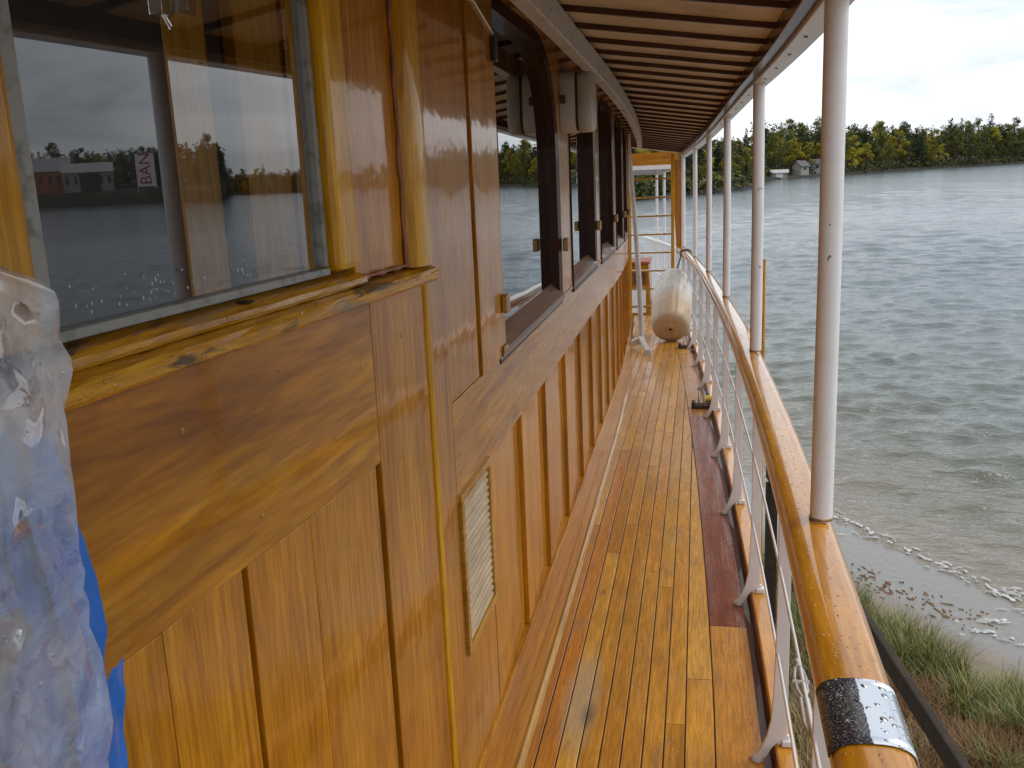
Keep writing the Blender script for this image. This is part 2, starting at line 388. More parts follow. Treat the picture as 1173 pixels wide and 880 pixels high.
# bed of caulk under the planks
vs = []; fs = []
ys = [-1+.25*i for i in range(55)]
for y in ys: vs += [(wallX(y)-.02, y, sh(y)-.005), (railX(y)-.058, y, sh(y)-.005)]
for i in range(len(ys)-1): fs.append((2*i, 2*i+1, 2*i+3, 2*i+2))
mb.add(vs, fs, mat=2)
tag(mb.build('deck', [deck_m, cover_m, caulk_m]), kind='structure')

# ================================================================ HULL with gunwale
hull = empty('boat_hull', (.25, 4, -.1), 'white hull side and varnished gunwale below the curved deck edge', 'hull')
mb = MB()
prof = [(-.030, -.05), (.030, -.05), (.030, .048), (.026, .055), (-.026, .055), (-.030, .048)]
mb.sweep([(railX(y)+.002, y, sh(y)) for y in [-1+.25*i for i in range(57)]], prof, smooth=False)
mb.build('gunwale', rail_m, hull, bevel=.002)
mb = MB()
vs = []; fs = []
ys = [-1.2+.4*i for i in range(46)]
for y in ys:
    x = railX(y)
    vs += [(x+.03, y, sh(y)-.052), (x+.045, y, sh(y)-.055), (x+.045, y, sh(y)-.13), (x+.02, y, sh(y)-.14), (x-.10, y, -1.4), (x-.45, y, -2.5), (x-.9, y, -3.4)]
for i in range(len(ys)-1):
    for j in range(6): fs.append((7*i+j, 7*i+j+1, 7*i+8+j, 7*i+7+j))
mb.add(vs, fs, smooth=True)
mb.build('hull_side', hull_m, hull)
mb = MB()
y = 1.1
ys = [-1+.5*i for i in range(28)]
mb.sweep([(railX(q)-.043, q, sh(q)-.02) for q in ys], [(-.014, -.03), (.014, -.03), (.014, .006), (-.014, .006)], smooth=False)
mb.build('scupper_channel', mahog_y, hull)

# ================================================================ DECKHOUSE
dh = empty('deckhouse', (-.55, 1.8, 0), 'varnished teak deckhouse wall with panelled boards and a row of windows', 'deckhouse')
# ---- near section
H = 2.32
mb = MB()
mb.fbox(N, -.295, -.036, -.03, 0, 0.02, 1.505)              # stile under sill
mb.build('stile', panel_z, dh, bevel=.002); mb = MB()
mb.fbox(N, -.34, -.12, -.03, 0, 1.54, H)                    # flat between frame and moulding
mb.build('stile', panel_z, dh, bevel=.002); mb = MB()
mb.fbox(N, -1.45, -1.165, -.03, 0, 1.54, H)
mb.build('stile', panel_z, dh, bevel=.002)
mb = MB(); mb.fbox(N, -3.0, -.2965, -.03, 0, 1.219, 1.505); mb.build('upper_board', figured, dh, bevel=.002)
mb = MB()
us = [-.300, -.566, -.747, -.93, -1.11, -1.29, -1.47, -1.65, -1.9, -2.2, -2.6, -3.0]
for i, (b, a) in enumerate(zip(us, us[1:])):
    near, far = (-.002, -.002)
    dark = i in (0, 2, 4, 6, 8)
    g = .007 if dark else .0008
    P = [N(a+.0008, -.03, .0), N(b-g, -.03, .0), N(b-g, -.006 if dark else -.002, .0), N(a+.0008, -.002, .0)]
    Q = [(p[0], p[1], 1.2175) for p in P]; mb.hexa(P+Q)
mb.build('lower_panelling', panel_z, dh, bevel=.0012)
mb = MB(); mb.fbox(N, -3, .0, -.06, -.032, 0, 1.5); mb.build('backing', gap_m, dh)
# corner mouldings
def halfround(u0, u1, o0, o1, z0, z1, m, name, F=N, flat=.5):
    mb = MB(); n = 10; prof = []
    for i in range(n+1):
        q = math.pi*i/n; prof.append(((u0+u1)/2-math.cos(q)*(u1-u0)/2, o0+(o1-o0)*math.sin(q)**flat))
    prof += [(u1, o0-.02), (u0, o0-.02)]
    vs = [F(u, o, z) for z in (z0, z1) for (u, o) in prof]; k = len(prof)
    mb.add(vs, [(i, (i+1) % k, k+(i+1) % k, k+i) for i in range(k)], smooth=True)
    mb.add(vs, [tuple(reversed(range(k))), tuple(range(k, 2*k))])
    return mb.build(name, m, dh)
halfround(-.122, -.032, .001, .030, 1.54, H, golden_z, 'corner_moulding', flat=.35)
halfround(-.034, -.008, -.002, .006, .0, H, golden_z, 'corner_bead', flat=.4)
mb = MB()
pts = [N(-.124-.002*math.sin(i*2.3), .004+.002*math.sin(i*1.7), 1.545+.03*i) for i in range(25)]
mb.tube(pts, [.0035+.0015*math.sin(i*1.3) for i in range(25)], 6)
pts = [N(-.335+.021*i, .006+.002*math.sin(i*2), 1.545) for i in range(11)]
mb.tube(pts, [.004+.002*math.sin(i*1.9) for i in range(11)], 6)
mb.build('sealant_seam', sealant_m, dh)
# near window
win = MB(); win.add([N(-1.04, -.012, 1.56), N(-.435, -.012, 1.56), N(-.435, -.012, H), N(-1.04, -.012, H)], [(0, 1, 2, 3)])
wroot = MB()
wroot.fbox(N, -1.165, -1.06, -.03, .022, 1.565, H); wroot.fbox(N, -.43, -.352, -.03, .018, 1.565, H)
wroot.fbox(N, -1.165, -.352, -.03, .020, 2.24, H)
wf = wroot.build('window', golden_z, dh, bevel=.011)
wf['label'] = 'large near window reflecting the lake'
win.build('pane', glass_m, wf)
mb = MB(); mb.fbox(N, -.352, -.338, -.02, .006, 1.55, H); mb.build('frame_bead', golden_z, wf, bevel=.003)
mb = MB()
mb.fbox(N, -1.06, -1.028, -.02, .004, 1.575, H); mb.fbox(N, -.446, -.434, -.02, -.001, 1.575, H); mb.fbox(N, -1.06, -.434, -.02, .001, 1.562, 1.573)
mb.build('glazing_bead', bead_m, wf, bevel=.0015)
mb = MB()   # stepped weathered sill
def sprofile(prof, u0, u1, F=N, n=16, jit=0):
    vs = []; fs = []; k = len(prof)
    for i in range(n+1):
        u = u0+(u1-u0)*i/n
        for (o, z) in prof: vs.append(F(u, o+(rd.uniform(-jit, jit) if jit and o > 0 else 0), z+(rd.uniform(-jit, jit) if jit and o > 0 else 0)))
    for i in range(n):
        for j in range(k): fs.append((i*k+j, i*k+(j+1) % k, (i+1)*k+(j+1) % k, (i+1)*k+j))
    return vs, fs+[tuple(reversed(range(k))), tuple(n*k+j for j in range(k))]
v, f = sprofile([(-.03, 1.507), (.030, 1.507), (.036, 1.512), (.037, 1.524), (.033, 1.531), (.018, 1.536), (-.03, 1.540)], -3.0, -.034, n=60, jit=.0006); mb.add(v, f)
v, f = sprofile([(-.03, 1.5365), (.0195, 1.5375), (.022, 1.542), (.021, 1.549), (.014, 1.554), (.006, 1.556), (-.03, 1.562)], -3.0, -.345, n=70, jit=.0008); mb.add(v, f)
mb.build('sill', sill_m, wf)
mb = MB()
for i in range(70):
    u = rd.choice([rd.uniform(-1.0, -.5), rd.gauss(-.86, .06), rd.gauss(-.62, .05)]); u = min(max(u, -1.02), -.455); z = 1.582+abs(rd.gauss(0, .020)); r_ = rd.uniform(.0006, .0017); el_ = rd.uniform(1.1, 2.4)
    vs = []; fs = []
    for (q1, rr_) in ((-1, .05), (-.75, .7), (0, 1), (.7, .55), (1, .05)):
        for k_ in range(5): vs.append(N(u+r_*rr_*math.cos(math.pi*k_/4), -.0118+r_*rr_*.6*math.sin(math.pi*k_/4), z+q1*r_*el_))
    for a_i in range(4):
        for k_ in range(4): b_i = a_i*5+k_; fs.append((b_i, b_i+1, b_i+6, b_i+5))
    mb.add(vs, fs, smooth=True)
tag(mb.build('raindrops', paint('water_drop', (.34, .36, .37), .05, 0, coat=1), wf), kind='stuff')
mb = MB()  # knot-like dark chip on the sill
mb.lathe(N(-.70, .006, 1.5565), (0, 0, 1), [(0, .014), (.0015, .011), (.002, 0)], 9)
mb.build('bare_patch', gap_m, wf)
# bungs and drips on near wall
for (u, z) in ((-.618, 1.452), (-.852, 1.430), (-.345, 1.40), (-.46, 1.31), (-.70, 1.27), (-.165, 1.42), (-.20, 1.20), (-.14, .95)):
    mb = MB(); mb.lathe(N(u, .0002, z), (math.cos(A), -math.sin(A), 0), [(0, .0042), (.0006, .004), (.0008, 0)], 12); mb.build('wood_plug', golden_y, dh)
# ---- room behind the near window
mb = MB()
mb.fbox(N, -4, .05, -2.35, -2.33, 0, .9)         # unseen far wall, cut open above to let sky light onto the partition
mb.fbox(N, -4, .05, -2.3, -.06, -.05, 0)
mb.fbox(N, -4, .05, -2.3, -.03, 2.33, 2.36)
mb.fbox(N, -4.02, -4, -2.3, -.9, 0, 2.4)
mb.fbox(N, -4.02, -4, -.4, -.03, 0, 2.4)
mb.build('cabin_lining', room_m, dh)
mb = MB()
mb.fbox(N, .06, .10, -.565, -.05, 0, 2.33)
for o in (-.565, -.40, -.29, -.18): mb.fbox(N, .045, .0595, o, o+.10, 0.05, 2.3)
mb.build('cabin_partition', wood('partition_wood', (.50, .19, .008), (.70, .31, .015), (.80, .40, .03), 'z', 1, .3, coat=.3, rough=.5), dh, bevel=.003)
mb = MB(); mb.fbox(N, .03, .044, -.455, -.425, 0, 2.3); mb.build('door_edge', gap_m, dh)
# chrome latch hanging inside the window
mb = MB()
mb.fbox(N, -.710, -.672, -.06, -.035, 1.905, 1.926); mb.fbox(N, -.700, -.680, -.035, -.028, 1.909, 1.922)
mb.fbox(N, -.735, -.712, -.058, -.04, 1.90, 1.93); mb.tube([N(-.728, -.05, 1.93), N(-.729, -.045, 1.905), N(-.722, -.04, 1.888), N(-.716, -.045, 1.90)], .003, 8)
mb.tube([N(-.72, -.05, 1.92), N(-.72, -.05, 2.3)], .004, 8)
mb.build('chrome_catch', chrome_m, dh, bevel=.003)

# ---- far section
mb = MB(); mb.fbox(F, 1.802, 1.925, -.03, 0, .02, H); mb.build('stile', panel_z, dh, bevel=.002)
mb = MB(); mb.fbox(F, 1.9265, WALL_END, -.03, 0, .990, 1.217, n=40); mb.build('belt_board', panel_y, dh, bevel=.002)
mb = MB(); mb.fbox(F, 2.52, WALL_END, -.03, .004, 1.2175, 1.229, n=40); mb.build('belt_capping', golden_y, dh, bevel=.0015)
grooves = [1.927, 2.25, 2.72, 3.18, 3.70, 4.22, 4.72, 5.22, 5.72, 6.22, 6.70, 7.18, 7.66, 8.14, 8.62, WALL_END]
mb = MB()
for i, (a, b) in enumerate(zip(grooves, grooves[1:])):
    if i == 0:   # boards round the louvre
        mb.fbox(F, a, b-.002, -.03, -.002, .30, .62); continue
    P = [F(a+.001, -.03, .300), F(b-.001, -.03, .300), F(b-.001, -.016, .300), F(a+.001, -.001, .300)]
    Q = [(p[0], p[1], p[2]+.689) for p in P]; mb.hexa(P+Q)
mb.build('lower_panelling', panel_z, dh, bevel=.001)
mb = MB(); mb.fbox(F, 1.83, WALL_END, -.06, -.031, 0, 1.25, n=40); mb.build('backing', gap_m, dh)
mb = MB(); mb.fbox(F, 1.9265, WALL_END, -.03, .006, .024, .298, n=40); mb.build('skirting_board', panel_y, dh, bevel=.003)
mb = MB()
v, f = sprofile([(0.007, .002), (.026, .002), (.026, .010), (.020, .020), (.012, .026), (0.007, .026)], 1.81, WALL_END, F=F, n=60); mb.add(v, f, smooth=False)
mb.build('quarter_round', golden_y, dh)
mb = MB(); mb.fbox(N, -3, 0, 0, .028, .002, .034, n=2); mb.build('quarter_round', golden_y, dh, bevel=.006)
# louvred vent
mb = MB()
for (a, b, z0, z1) in ((1.936, 1.956, .632, .985), (2.222, 2.242, .632, .985), (1.936, 2.242, .612, .6315), (1.936, 2.242, .9855, 1.005)):
    mb.fbox(F, a, b, -.028, .008, z0, z1)
lv = mb.build('louvre_vent', golden_y, dh, bevel=.002); lv['label'] = 'pale slatted vent in the lower boards'
mb = MB()
for i in range(19):
    z = .636+i*.0182
    P = [F(1.957, -.022, z+.018), F(2.221, -.022, z+.018), F(2.221, .003, z), F(1.957, .003, z)]
    mb.hexa([Vector(p) for p in P]+[Vector(p)+Vector((0, 0, .006)) for p in P])
mb.build('slats', wood('bleached_slats', (.46, .34, .20), (.56, .42, .26), (.64, .50, .33), 'y', 1, .3, coat=.2, rough=.5, island=.05), lv)
# shutter panel left of first window
mb = MB()
mb.fbox(F, 1.9265, 2.205, -.03, -.002, 1.2185, 2.32); mb.fbox(F, 2.222, 2.515, -.03, .004, 1.2185, 2.32)
mb.build('shutter_panel', panel_z, dh, bevel=.002)
mb = MB(); mb.fbox(F, 1.93, 2.52, -.04, -.012, 1.22, 2.3)
mb.build('shutter_backing', mahog_z, dh)
mb = MB(); mb.tube([F(2.06, .006, 2.11), F(2.3, .007, 2.10), F(2.50, .007, 2.055)], .0035, 6); mb.build('shutter_cord', white_m, dh)
mb = MB(); mb.fbox(F, 2.475, 2.512, .0045, .018, 1.985, 2.045); mb.build('shutter_stop', black_m, dh, bevel=.003)
mb = MB(); mb.fbox(F, 2.47, 2.512, .0045, .022, 1.335, 1.385); mb.build('shutter_catch', brass_m, dh, bevel=.004); mb = MB(); mb.fbox(F, 2.46, 2.52, .005, .012, 1.230, 1.246); mb.build('shutter_foot', brass_m, dh, bevel=.004)
# windows
WN_ = [(2.44, 3.68, .03, .46), (3.97, 5.03, .22, .22), (5.30, 6.30, .22, .22), (6.57, 7.50, .22, .22), (7.77, 8.66, .2, .2)]
def outline(a, b, z0, z1, ra, rb, n=8):
    pts = [(a, z0), (b, z0)]
    for i in range(n+1):
        q = math.pi/2*i/n; pts.append((b-rb+rb*math.cos(q), z1-.8*rb+.8*rb*math.sin(q)))
    for i in range(n+1):
        q = math.pi/2*i/n; pts.append((a+ra-ra*math.sin(q), z1-.8*ra+.8*ra*math.cos(q)))
    return pts
prev = 2.52
for wi, (a, b, ra, rb) in enumerate(WN_):
    Z0, Z1 = 1.200, (2.16 if wi == 0 else 2.11)
    inner = outline(a+.012, b-.012, Z0, Z1, ra, rb); outer = [(a, Z0-.004), (b, Z0-.004)]
    # wall face around the arched head: fan of quads up to H
    mb = MB()
    ZT = 2.32
    top = inner[2:]
    for (p, q) in zip(top, top[1:]):
        if abs(p[0]-q[0]) < 1e-6: continue
        mb.add([F(p[0], 0, p[1]), F(p[0], 0, ZT), F(q[0], 0, ZT), F(q[0], 0, q[1])], [(0, 1, 2, 3)])
        mb.add([F(p[0], 0, p[1]), F(q[0], 0, q[1]), F(q[0], -.05, q[1]), F(p[0], -.05, p[1])], [(0, 1, 2, 3)])
    mb.fbox(F, a, a+.012, -.05, 0, Z0, ZT); mb.fbox(F, b-.012, b, -.05, 0, Z0, ZT)
    mb.build('arched_head', panel_y, dh)
    # frame: sweep round the opening
    mb = MB(); k = len(inner); w_ = .034; d0, d1 = -.044, (.0015 if wi == 0 else .008)
    cx_ = (a+b)/2; cz_ = (Z0+Z1)/2
    ring = []
    for i, p in enumerate(inner):
        p0 = inner[(i-1) % k]; p1 = inner[(i+1) % k]
        t1 = Vector((p[0]-p0[0], p[1]-p0[1])); t2 = Vector((p1[0]-p[0], p1[1]-p[1]))
        t1 = t1.normalized() if t1.length > 1e-6 else t2.normalized(); t2 = t2.normalized() if t2.length > 1e-6 else t1
        n1 = Vector((-t1.y, t1.x)); n2 = Vector((-t2.y, t2.x)); nn = (n1+n2).normalized(); sc_ = min(1/max(nn.dot(n1), .4), 1.5)
        ring.append((p, (p[0]+nn.x*w_*sc_, p[1]+nn.y*w_*sc_)))
    vs = []
    for (p, q) in ring: vs += [F(p[0], d1, p[1]), F(q[0], d1-.006, q[1]), F(q[0], d0, q[1]), F(p[0], d0, p[1])]
    fs = []
    for i in range(k):
        j = (i+1) % k
        for c in range(4): fs.append((4*i+c, 4*j+c, 4*j+(c+1) % 4, 4*i+(c+1) % 4))
    mb.add(vs, fs)
    wr = mb.build('window', mahog_z, dh)
    mb = MB(); mb.add([F(a, -.04, Z0), F(b, -.04, Z0), F(b, -.04, Z1+.05), F(a, -.04, Z1+.05)], [(0, 1, 2, 3)])
    # follow the curve
    mb = MB(); n = 1
    mb.add([F(a, -.040, Z0), F(b, -.040, Z0), F(b, -.040, Z1+.02), F(a, -.040, Z1+.02)], [(0, 1, 2, 3)]); mb.build('pane', glass_m, wr)
    mb = MB(); v, f = sprofile([(-.05, 1.22), (.009, 1.22), (.009, 1.236), (-.036, 1.278), (-.05, 1.278)], a+.013, b-.013, F=F, n=8); mb.add(v, f); mb.build('sill', mahog_y, wr)
    # brass catch at the jamb
    mb = MB()
    mb.fbox(F, b-.02, b+.03, .008, .030, 1.40, 1.45); mb.build('catch', brass_m, wr, bevel=.004)
    mb = MB(); mb.fbox(F, b+.0015, (WN_[wi+1][0] if wi+1 < len(WN_) else WALL_END)-.0015, -.03, .002, 1.2295, 2.32, n=4)
    mb.build('pilaster', panel_z, dh, bevel=.002)
mb = MB()   # end of the deckhouse
mb.fbox(F, WALL_END, WALL_END+.06, -.06, .012, 0, 2.3); mb.build('corner_post', golden_z, dh, bevel=.004)
mb = MB(); mb.fbox(F, WALL_END, WALL_END+.02, -2.0, -.065, 0, 2.6); mb.build('end_wall', panel_z, dh)
# dark saloon behind the far windows
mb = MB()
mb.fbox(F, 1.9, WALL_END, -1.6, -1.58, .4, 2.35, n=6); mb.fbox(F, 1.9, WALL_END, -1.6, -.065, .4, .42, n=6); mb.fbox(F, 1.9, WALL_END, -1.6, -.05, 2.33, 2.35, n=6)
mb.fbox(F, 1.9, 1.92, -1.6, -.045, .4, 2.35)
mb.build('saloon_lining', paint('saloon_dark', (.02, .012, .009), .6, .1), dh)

# cream box lamp on the pilaster between windows
lp = empty('bulkhead_lamp', F(3.83, 0, 1.95), 'cream rounded bulkhead box on the pillar after the first arched window', 'lamp')
def rbox(F, u, o0, o1, z, hu, hz, r, n=5):
    mb_pts = []
    for (sx, sz, q0) in ((1, 1, 0), (-1, 1, 90), (-1, -1, 180), (1, -1, 270)):
        for i in range(n+1):
            q = R(q0+90*i/n); mb_pts.append((sx*(hu-r)+r*math.cos(q), sz*(hz-r)+r*math.sin(q)))
    return mb_pts
def rprism(levels, u, z, hu, hz, r, F=F):
    m_b = MB(); vs = []; k = None
    for (o, s_) in levels:
        P = rbox(F, u, 0, 0, z, hu*s_, hz*s_, r*s_); k = len(P)
        vs += [F(u+p[0], o, z+p[1]) for p in P]
    fs = []
    for i in range(len(levels)-1):
        for j in range(k): fs.append((i*k+j, i*k+(j+1) % k, (i+1)*k+(j+1) % k, (i+1)*k+j))
    m_b.add(vs, fs, smooth=True); n = (len(levels)-1)*k; m_b.add(vs[:k], [tuple(reversed(range(k)))]); m_b.add(vs[n:], [tuple(range(k))])
    return m_b
rprism([(.003, 1), (.058, 1), (.062, .97)], 3.83, 1.965, .10, .115, .045).build('back_box', cream_m, lp)
rprism([(.062, .94), (.072, .94)], 3.83, 1.965, .10, .115, .045).build('gasket', black_m, lp)
rprism([(.072, .97), (.074, 1), (.115, .98), (.124, .90), (.127, .75)], 3.83, 1.965, .10, .115, .045).build('cover', cream_m, lp)
mb = MB(); mb.fbox(F, 3.69, 3.712, .01, .03, 1.955, 1.985); mb.build('bracket', iron_m, lp, bevel=.002)

# ================================================================ CANOPY over the side deck
cp = empty('deck_canopy', (-.1, 4, 2.05), 'cream slatted deck canopy with dark beams and white edge on slim posts', 'canopy')
def canX(y): return railX(y)+.015
def soff(x, y):   # underside height of boarding
    return 2.072+sh(y)+max(0, (canX(y)-x))*.155
mb = MB(); ys = [-1.5+.25*i for i in range(57)]
vs = []; fs = []
for y in ys:
    for t_ in range(7):
        x = canX(y)+.02+(wallX(y)-.10-canX(y)-.02)*t_/6; vs.append((x, y, soff(x, y)))
n0 = len(vs)
for y in ys:
    for t_ in range(7):
        x = canX(y)+.02+(wallX(y)-.10-canX(y)-.02)*t_/6; vs.append((x, y, soff(x, y)+.04))
for i in range(len(ys)-1):
    for j in range(6):
        a = 7*i+j; fs += [(a, a+7, a+8, a+1), (n0+a, n0+a+1, n0+a+8, n0+a+7)]
for i in range(len(ys)-1): fs += [(7*i, n0+7*i, n0+7*i+7, 7*i+7), (7*i+6, 7*i+13, n0+7*i+13, n0+7*i+6)]
mb.add(vs, fs); mb.build('soffit', soffit_m, cp)
mb0 = MB(); L = 12.4
k = 0; y = -1.33
while y < 12.3:
    mb = MB(); xo = canX(y)-.048; xi = wallX(y)-.02
    z0 = soff(xo, y); z1 = soff(xi, y)
    P = [(xi, y-.008, z1-.018), (xo, y-.008, z0-.016), (xo, y+.008, z0-.016), (xi, y+.008, z1-.018)]
    Q = [(xi, y-.008, z1+.002), (xo, y-.008, z0+.002), (xo, y+.008, z0+.002), (xi, y+.008, z1+.002)]
    mb.hexa(P+Q); mb.build('beam', beam_m, cp, bevel=.002)
    y += .35
ysf = [-1.4+.25*i for i in range(56)]
mb = MB(); mb.sweep([(canX(y)-.030, y, sh(y)+2.055) for y in ysf], [(-.017, -.022), (.017, -.022), (.017, .035), (-.017, .035)], smooth=False); mb.build('edge_beam', carlin_m, cp, bevel=.003)
mb = MB(); mb.sweep([(canX(y)+.022, y, sh(y)+2.05) for y in ysf], [(-.034, -.030), (.034, -.030), (.034, .075), (-.034, .075)], smooth=False); 
mb.build('fascia', white_m, cp, bevel=.004)
mb = MB()
for y in [2.3+.41*i for i in range(12)]:
    mb = MB(); mb.lathe((canX(y)+.016, y, sh(y)+2.0195), (0, 0, -1), [(0, .006), (.002, .005), (.002, 0)], 8); mb.build('bolt_head', iron_m, cp)
mb = MB(); ysi = [1.7+.25*i for i in range(31)]
mb.sweep([(wallX(y)+.118+.012*max(0, 3.2-y), y, sh(y)+2.10-.012*max(0, y-3)) for y in ysi], [(-.022, -.02), (.022, -.02), (.022, .06), (-.022, .06)], smooth=False)
mb.build('inner_beam', dirty_m, cp, bevel=.004)
post_root = None
for i in range(8):
    y = .08+2.04*i-2.04*0
    if y > 12.9: break
    x = railX(y)+.027; r_ = .0245 if i < 3 else .023
    mb = MB(); zb = .905+sh(y); mb.tube([(x, y, zb), (x+.002, y, (zb+2.02)/2), (x, y, 2.022+sh(y))], [r_*1.02, r_, r_*.98], 24)
    p = mb.build('post', post_m, cp)
    mb = MB(); mb.lathe((x, y, zb+.002), (0, 0, 1), [(0, r_+.001), (.0, r_+.0022), (.004, r_+.0022), (.006, r_)], 24); mb.build('collar', brass_m, p)
# second canopy further aft, after a gap
c2 = empty('after_canopy', (-.7, 15, 1.8), 'lower brown canopy at the far end beyond the varnished cross beam', 'canopy')
mb = MB()
def q2(y): return -.30-(y-13.4)*.13
ya = [13.5+.3*i for i in range(12)]
mb.sweep([((q2(y)-1.6)/2, y, 1.70-.028*(y-13.5)) for y in ya], [lambda i: (-(q2(ya[i])+1.6)/2, -.01), lambda i: ((q2(ya[i])+1.6)/2, -.01), lambda i: ((q2(ya[i])+1.6)/2, .04), lambda i: (-(q2(ya[i])+1.6)/2, .04)], smooth=False)
mb.build('soffit', carlin_m, c2)
mb = MB(); mb.box(-1.6, -.33, 13.44, 13.49, 1.685, 1.745); mb.sweep([(q2(y)+.02, y, 1.70-.028*(y-13.5)) for y in ya], [(-.02, -.02), (.02, -.02), (.02, .05), (-.02, .05)], smooth=False)
mb.build('fascia', white_m, c2)
for y in (14.0, 15.3, 16.6):
    mb = MB(); mb.tube([(q2(y)+.02, y, -.4), (q2(y)+.02, y, 1.70-.028*(y-13.5))], .022, 12); mb.build('post', post_m, c2)
cb = MB(); cb.box(-1.6, -.245, 12.82, 12.88, 1.74, 1.90)
tag(cb.build('cross_beam', wood('cross_beam_wood', (.34, .12, .01), (.5, .2, .02), (.6, .28, .03), 'x', 1, .3)), 'orange varnished beam crossing between the two canopies at the far end', 'beam')

# ================================================================ RAILING
rl = empty('side_railing', (.25, 4, .9), 'varnished handrail on white flat stanchions curving along the deck edge', 'railing')
mb = MB()
def rail_path(y): return (railX(y), y, .872+sh(y))
ysr = [-.8+.12*i for i in range(113)]
prof = []
for i in range(24):
    q = 2*math.pi*i/24; c, s_ = math.cos(q), math.sin(q)
    prof.append((.057*math.copysign(abs(c)**.8, c), .033*math.copysign(abs(s_)**.75, s_)))
mb.sweep([rail_path(y) for y in ysr], prof)
mb.build('handrail', rail_m, rl)
# stanchions
def stanchion(y, root):
    x = railX(y)-.012; z0 = sh(y)
    top = .842
    prof = [(.019, top), (-.017, top), (-.018, .45), (-.020, .30), (-.024, .20), (-.029, .13), (-.040, .080), (-.054, .045), (-.068, .022), (-.078, .014), (-.078, .006), (-.050, .006),
            (-.038, .018), (-.026, .045), (-.012, .062), (.004, .060), (.012, .045), (.017, .02)]
    mb = MB(); mb.poly([(x+a, y-.007, z0+b) for (a, b) in prof], (0, .014, 0))
    o = mb.build('stanchion', white_m, root, bevel=.002)
    mb = MB(); mb.lathe((x-.066, y, z0+.001), (0, 0, 1), [(0, .0185), (.006, .0185), (.010, .015), (.011, 0)], 16)
    mb.lathe((x-.066, y, z0+.012), (0, 0, 1), [(0, .006), (.002, .005), (.002, 0)], 8)
    mb.build('foot', dirty_m, o)
    mb = MB(); mb.box(x+.002, x+.034, y-.016, y+.016, z0+.056, z0+.075); mb.tube([(x+.018, y, z0+.07), (x+.018, y, z0+.087)], .007, 8); mb.build('outer_lug', white_m, o, bevel=.003)
ns = 0
for i in range(14):
    y = (.70, 1.70)[i] if i < 2 else 2.532+1.022*(i-2)
    stanchion(y, rl)
# rods
for (h, r_) in ((.612, .0042), (.345, .0042)):
    mb = MB(); ys = [-.6+.3*i for i in range(45)]
    mb.tube([(railX(y)-.026, y, h+sh(y)) for y in ys], r_, 8); mb.build('guard_rod', white_m, rl)
# turnbuckle on upper rod
tb = MB(); X_ = railX(1.8)-.026
tb.tube([(X_-.004, 2.00, .612), (X_-.004, 1.97, .612)], .008, 8)
for s_ in (-1, 1): tb.tube([(X_-.004+s_*.007, 1.97, .612), (X_-.004+s_*.012, 1.93, .611), (X_-.004+s_*.010, 1.88, .610), (X_-.004+s_*.002, 1.85, .609)], .0035, 8)
tb.tube([(X_-.022, 1.91, .612), (X_+.014, 1.91, .612)], .005, 8)
for s_ in (-1, 1): tb.tube([(X_-.004+s_*.007, 1.85, .609), (X_-.004+s_*.008, 1.76, .606), (X_, 1.705, .605)], .0045, 8)
tb.build('turnbuckle', dirty_m, rl)
# metal patch around the rail
def band_mat():
    m, t, b = mat('metal_band')
    g = nd(t, 'ShaderNodeSeparateXYZ', {0: nd(t, 'ShaderNodeTexCoord').outputs['Object']}).outputs[0]
    e_ = mth(t, 'ADD', g, mth(t, 'MULTIPLY', mth(t, 'SUBTRACT', noise(t, pos(t), 45, 2), .5), .012))
    fac = ramp(t, mth(t, 'ADD', mth(t, 'MULTIPLY', e_, 60), .5+.25*0), [(.40, 1), (.44, 0)])
    sp = noise(t, pos(t), 420, 2, .7)
    dark = ramp(t, sp, [(.42, (.015, .012, .012)), (.60, (.06, .05, .055)), (.68, (.6, .6, .62))])
    col = mixc(t, fac, (.62, .64, .67), dark)
    t.links.new(col, b.inputs['Base Color']); t.links.new(mth(t, 'SUBTRACT', 1.0, fac), b.inputs['Metallic'])
    b.inputs['Roughness'].default_value = .22
    t.links.new(nd(t, 'ShaderNodeBump', {'Height': droplets(t, .014, .5), 'Strength': .9, 'Distance': .008}).outputs[0], b.inputs['Normal'])
    return m
yb = [1.238+.025*i for i in range(8)]
band = MB(); pr = []
for i in range(17):
    q = R(172-i*(172-(-8))/16); c, s_ = math.cos(q), math.sin(q)
    pr.append((.0590*math.copysign(abs(c)**.8, c), .0350*math.copysign(abs(s_)**.75, s_)))
vs = []; fs = []; k = len(pr)
for y in yb:
    p = rail_path(y)
    for sc_ in (1.0, 1.03):
        for (a, b) in pr: vs.append((p[0]+.003-a*0+(a)*sc_-.003, y, p[2]+b*sc_))
for i in range(len(yb)-1):
    for j in range(k-1):
        a = i*2*k+k+j; fs.append((a, a+1, a+2*k+1, a+2*k))
    for j in (0, k-1): a = i*2*k+j; fs.append((a, a+k, a+3*k, a+2*k))
for i in (0, len(yb)-1):
    for j in range(k-1): a = i*2*k+j; fs.append((a, a+1, a+1+k, a+k))
band.add(vs, fs, smooth=True)
bo = band.build('metal_band', band_mat(), rl); bo['label'] = 'shiny metal patch wrapped over the rail'
# origin on the rail centre so that the half-and-half pattern follows the band
for v in bo.data.vertices: v.co -= Vector((railX(1.33)-.25, 1.33-4, 0))
bo.location = (railX(1.33)-.25, 1.33-4, 0)

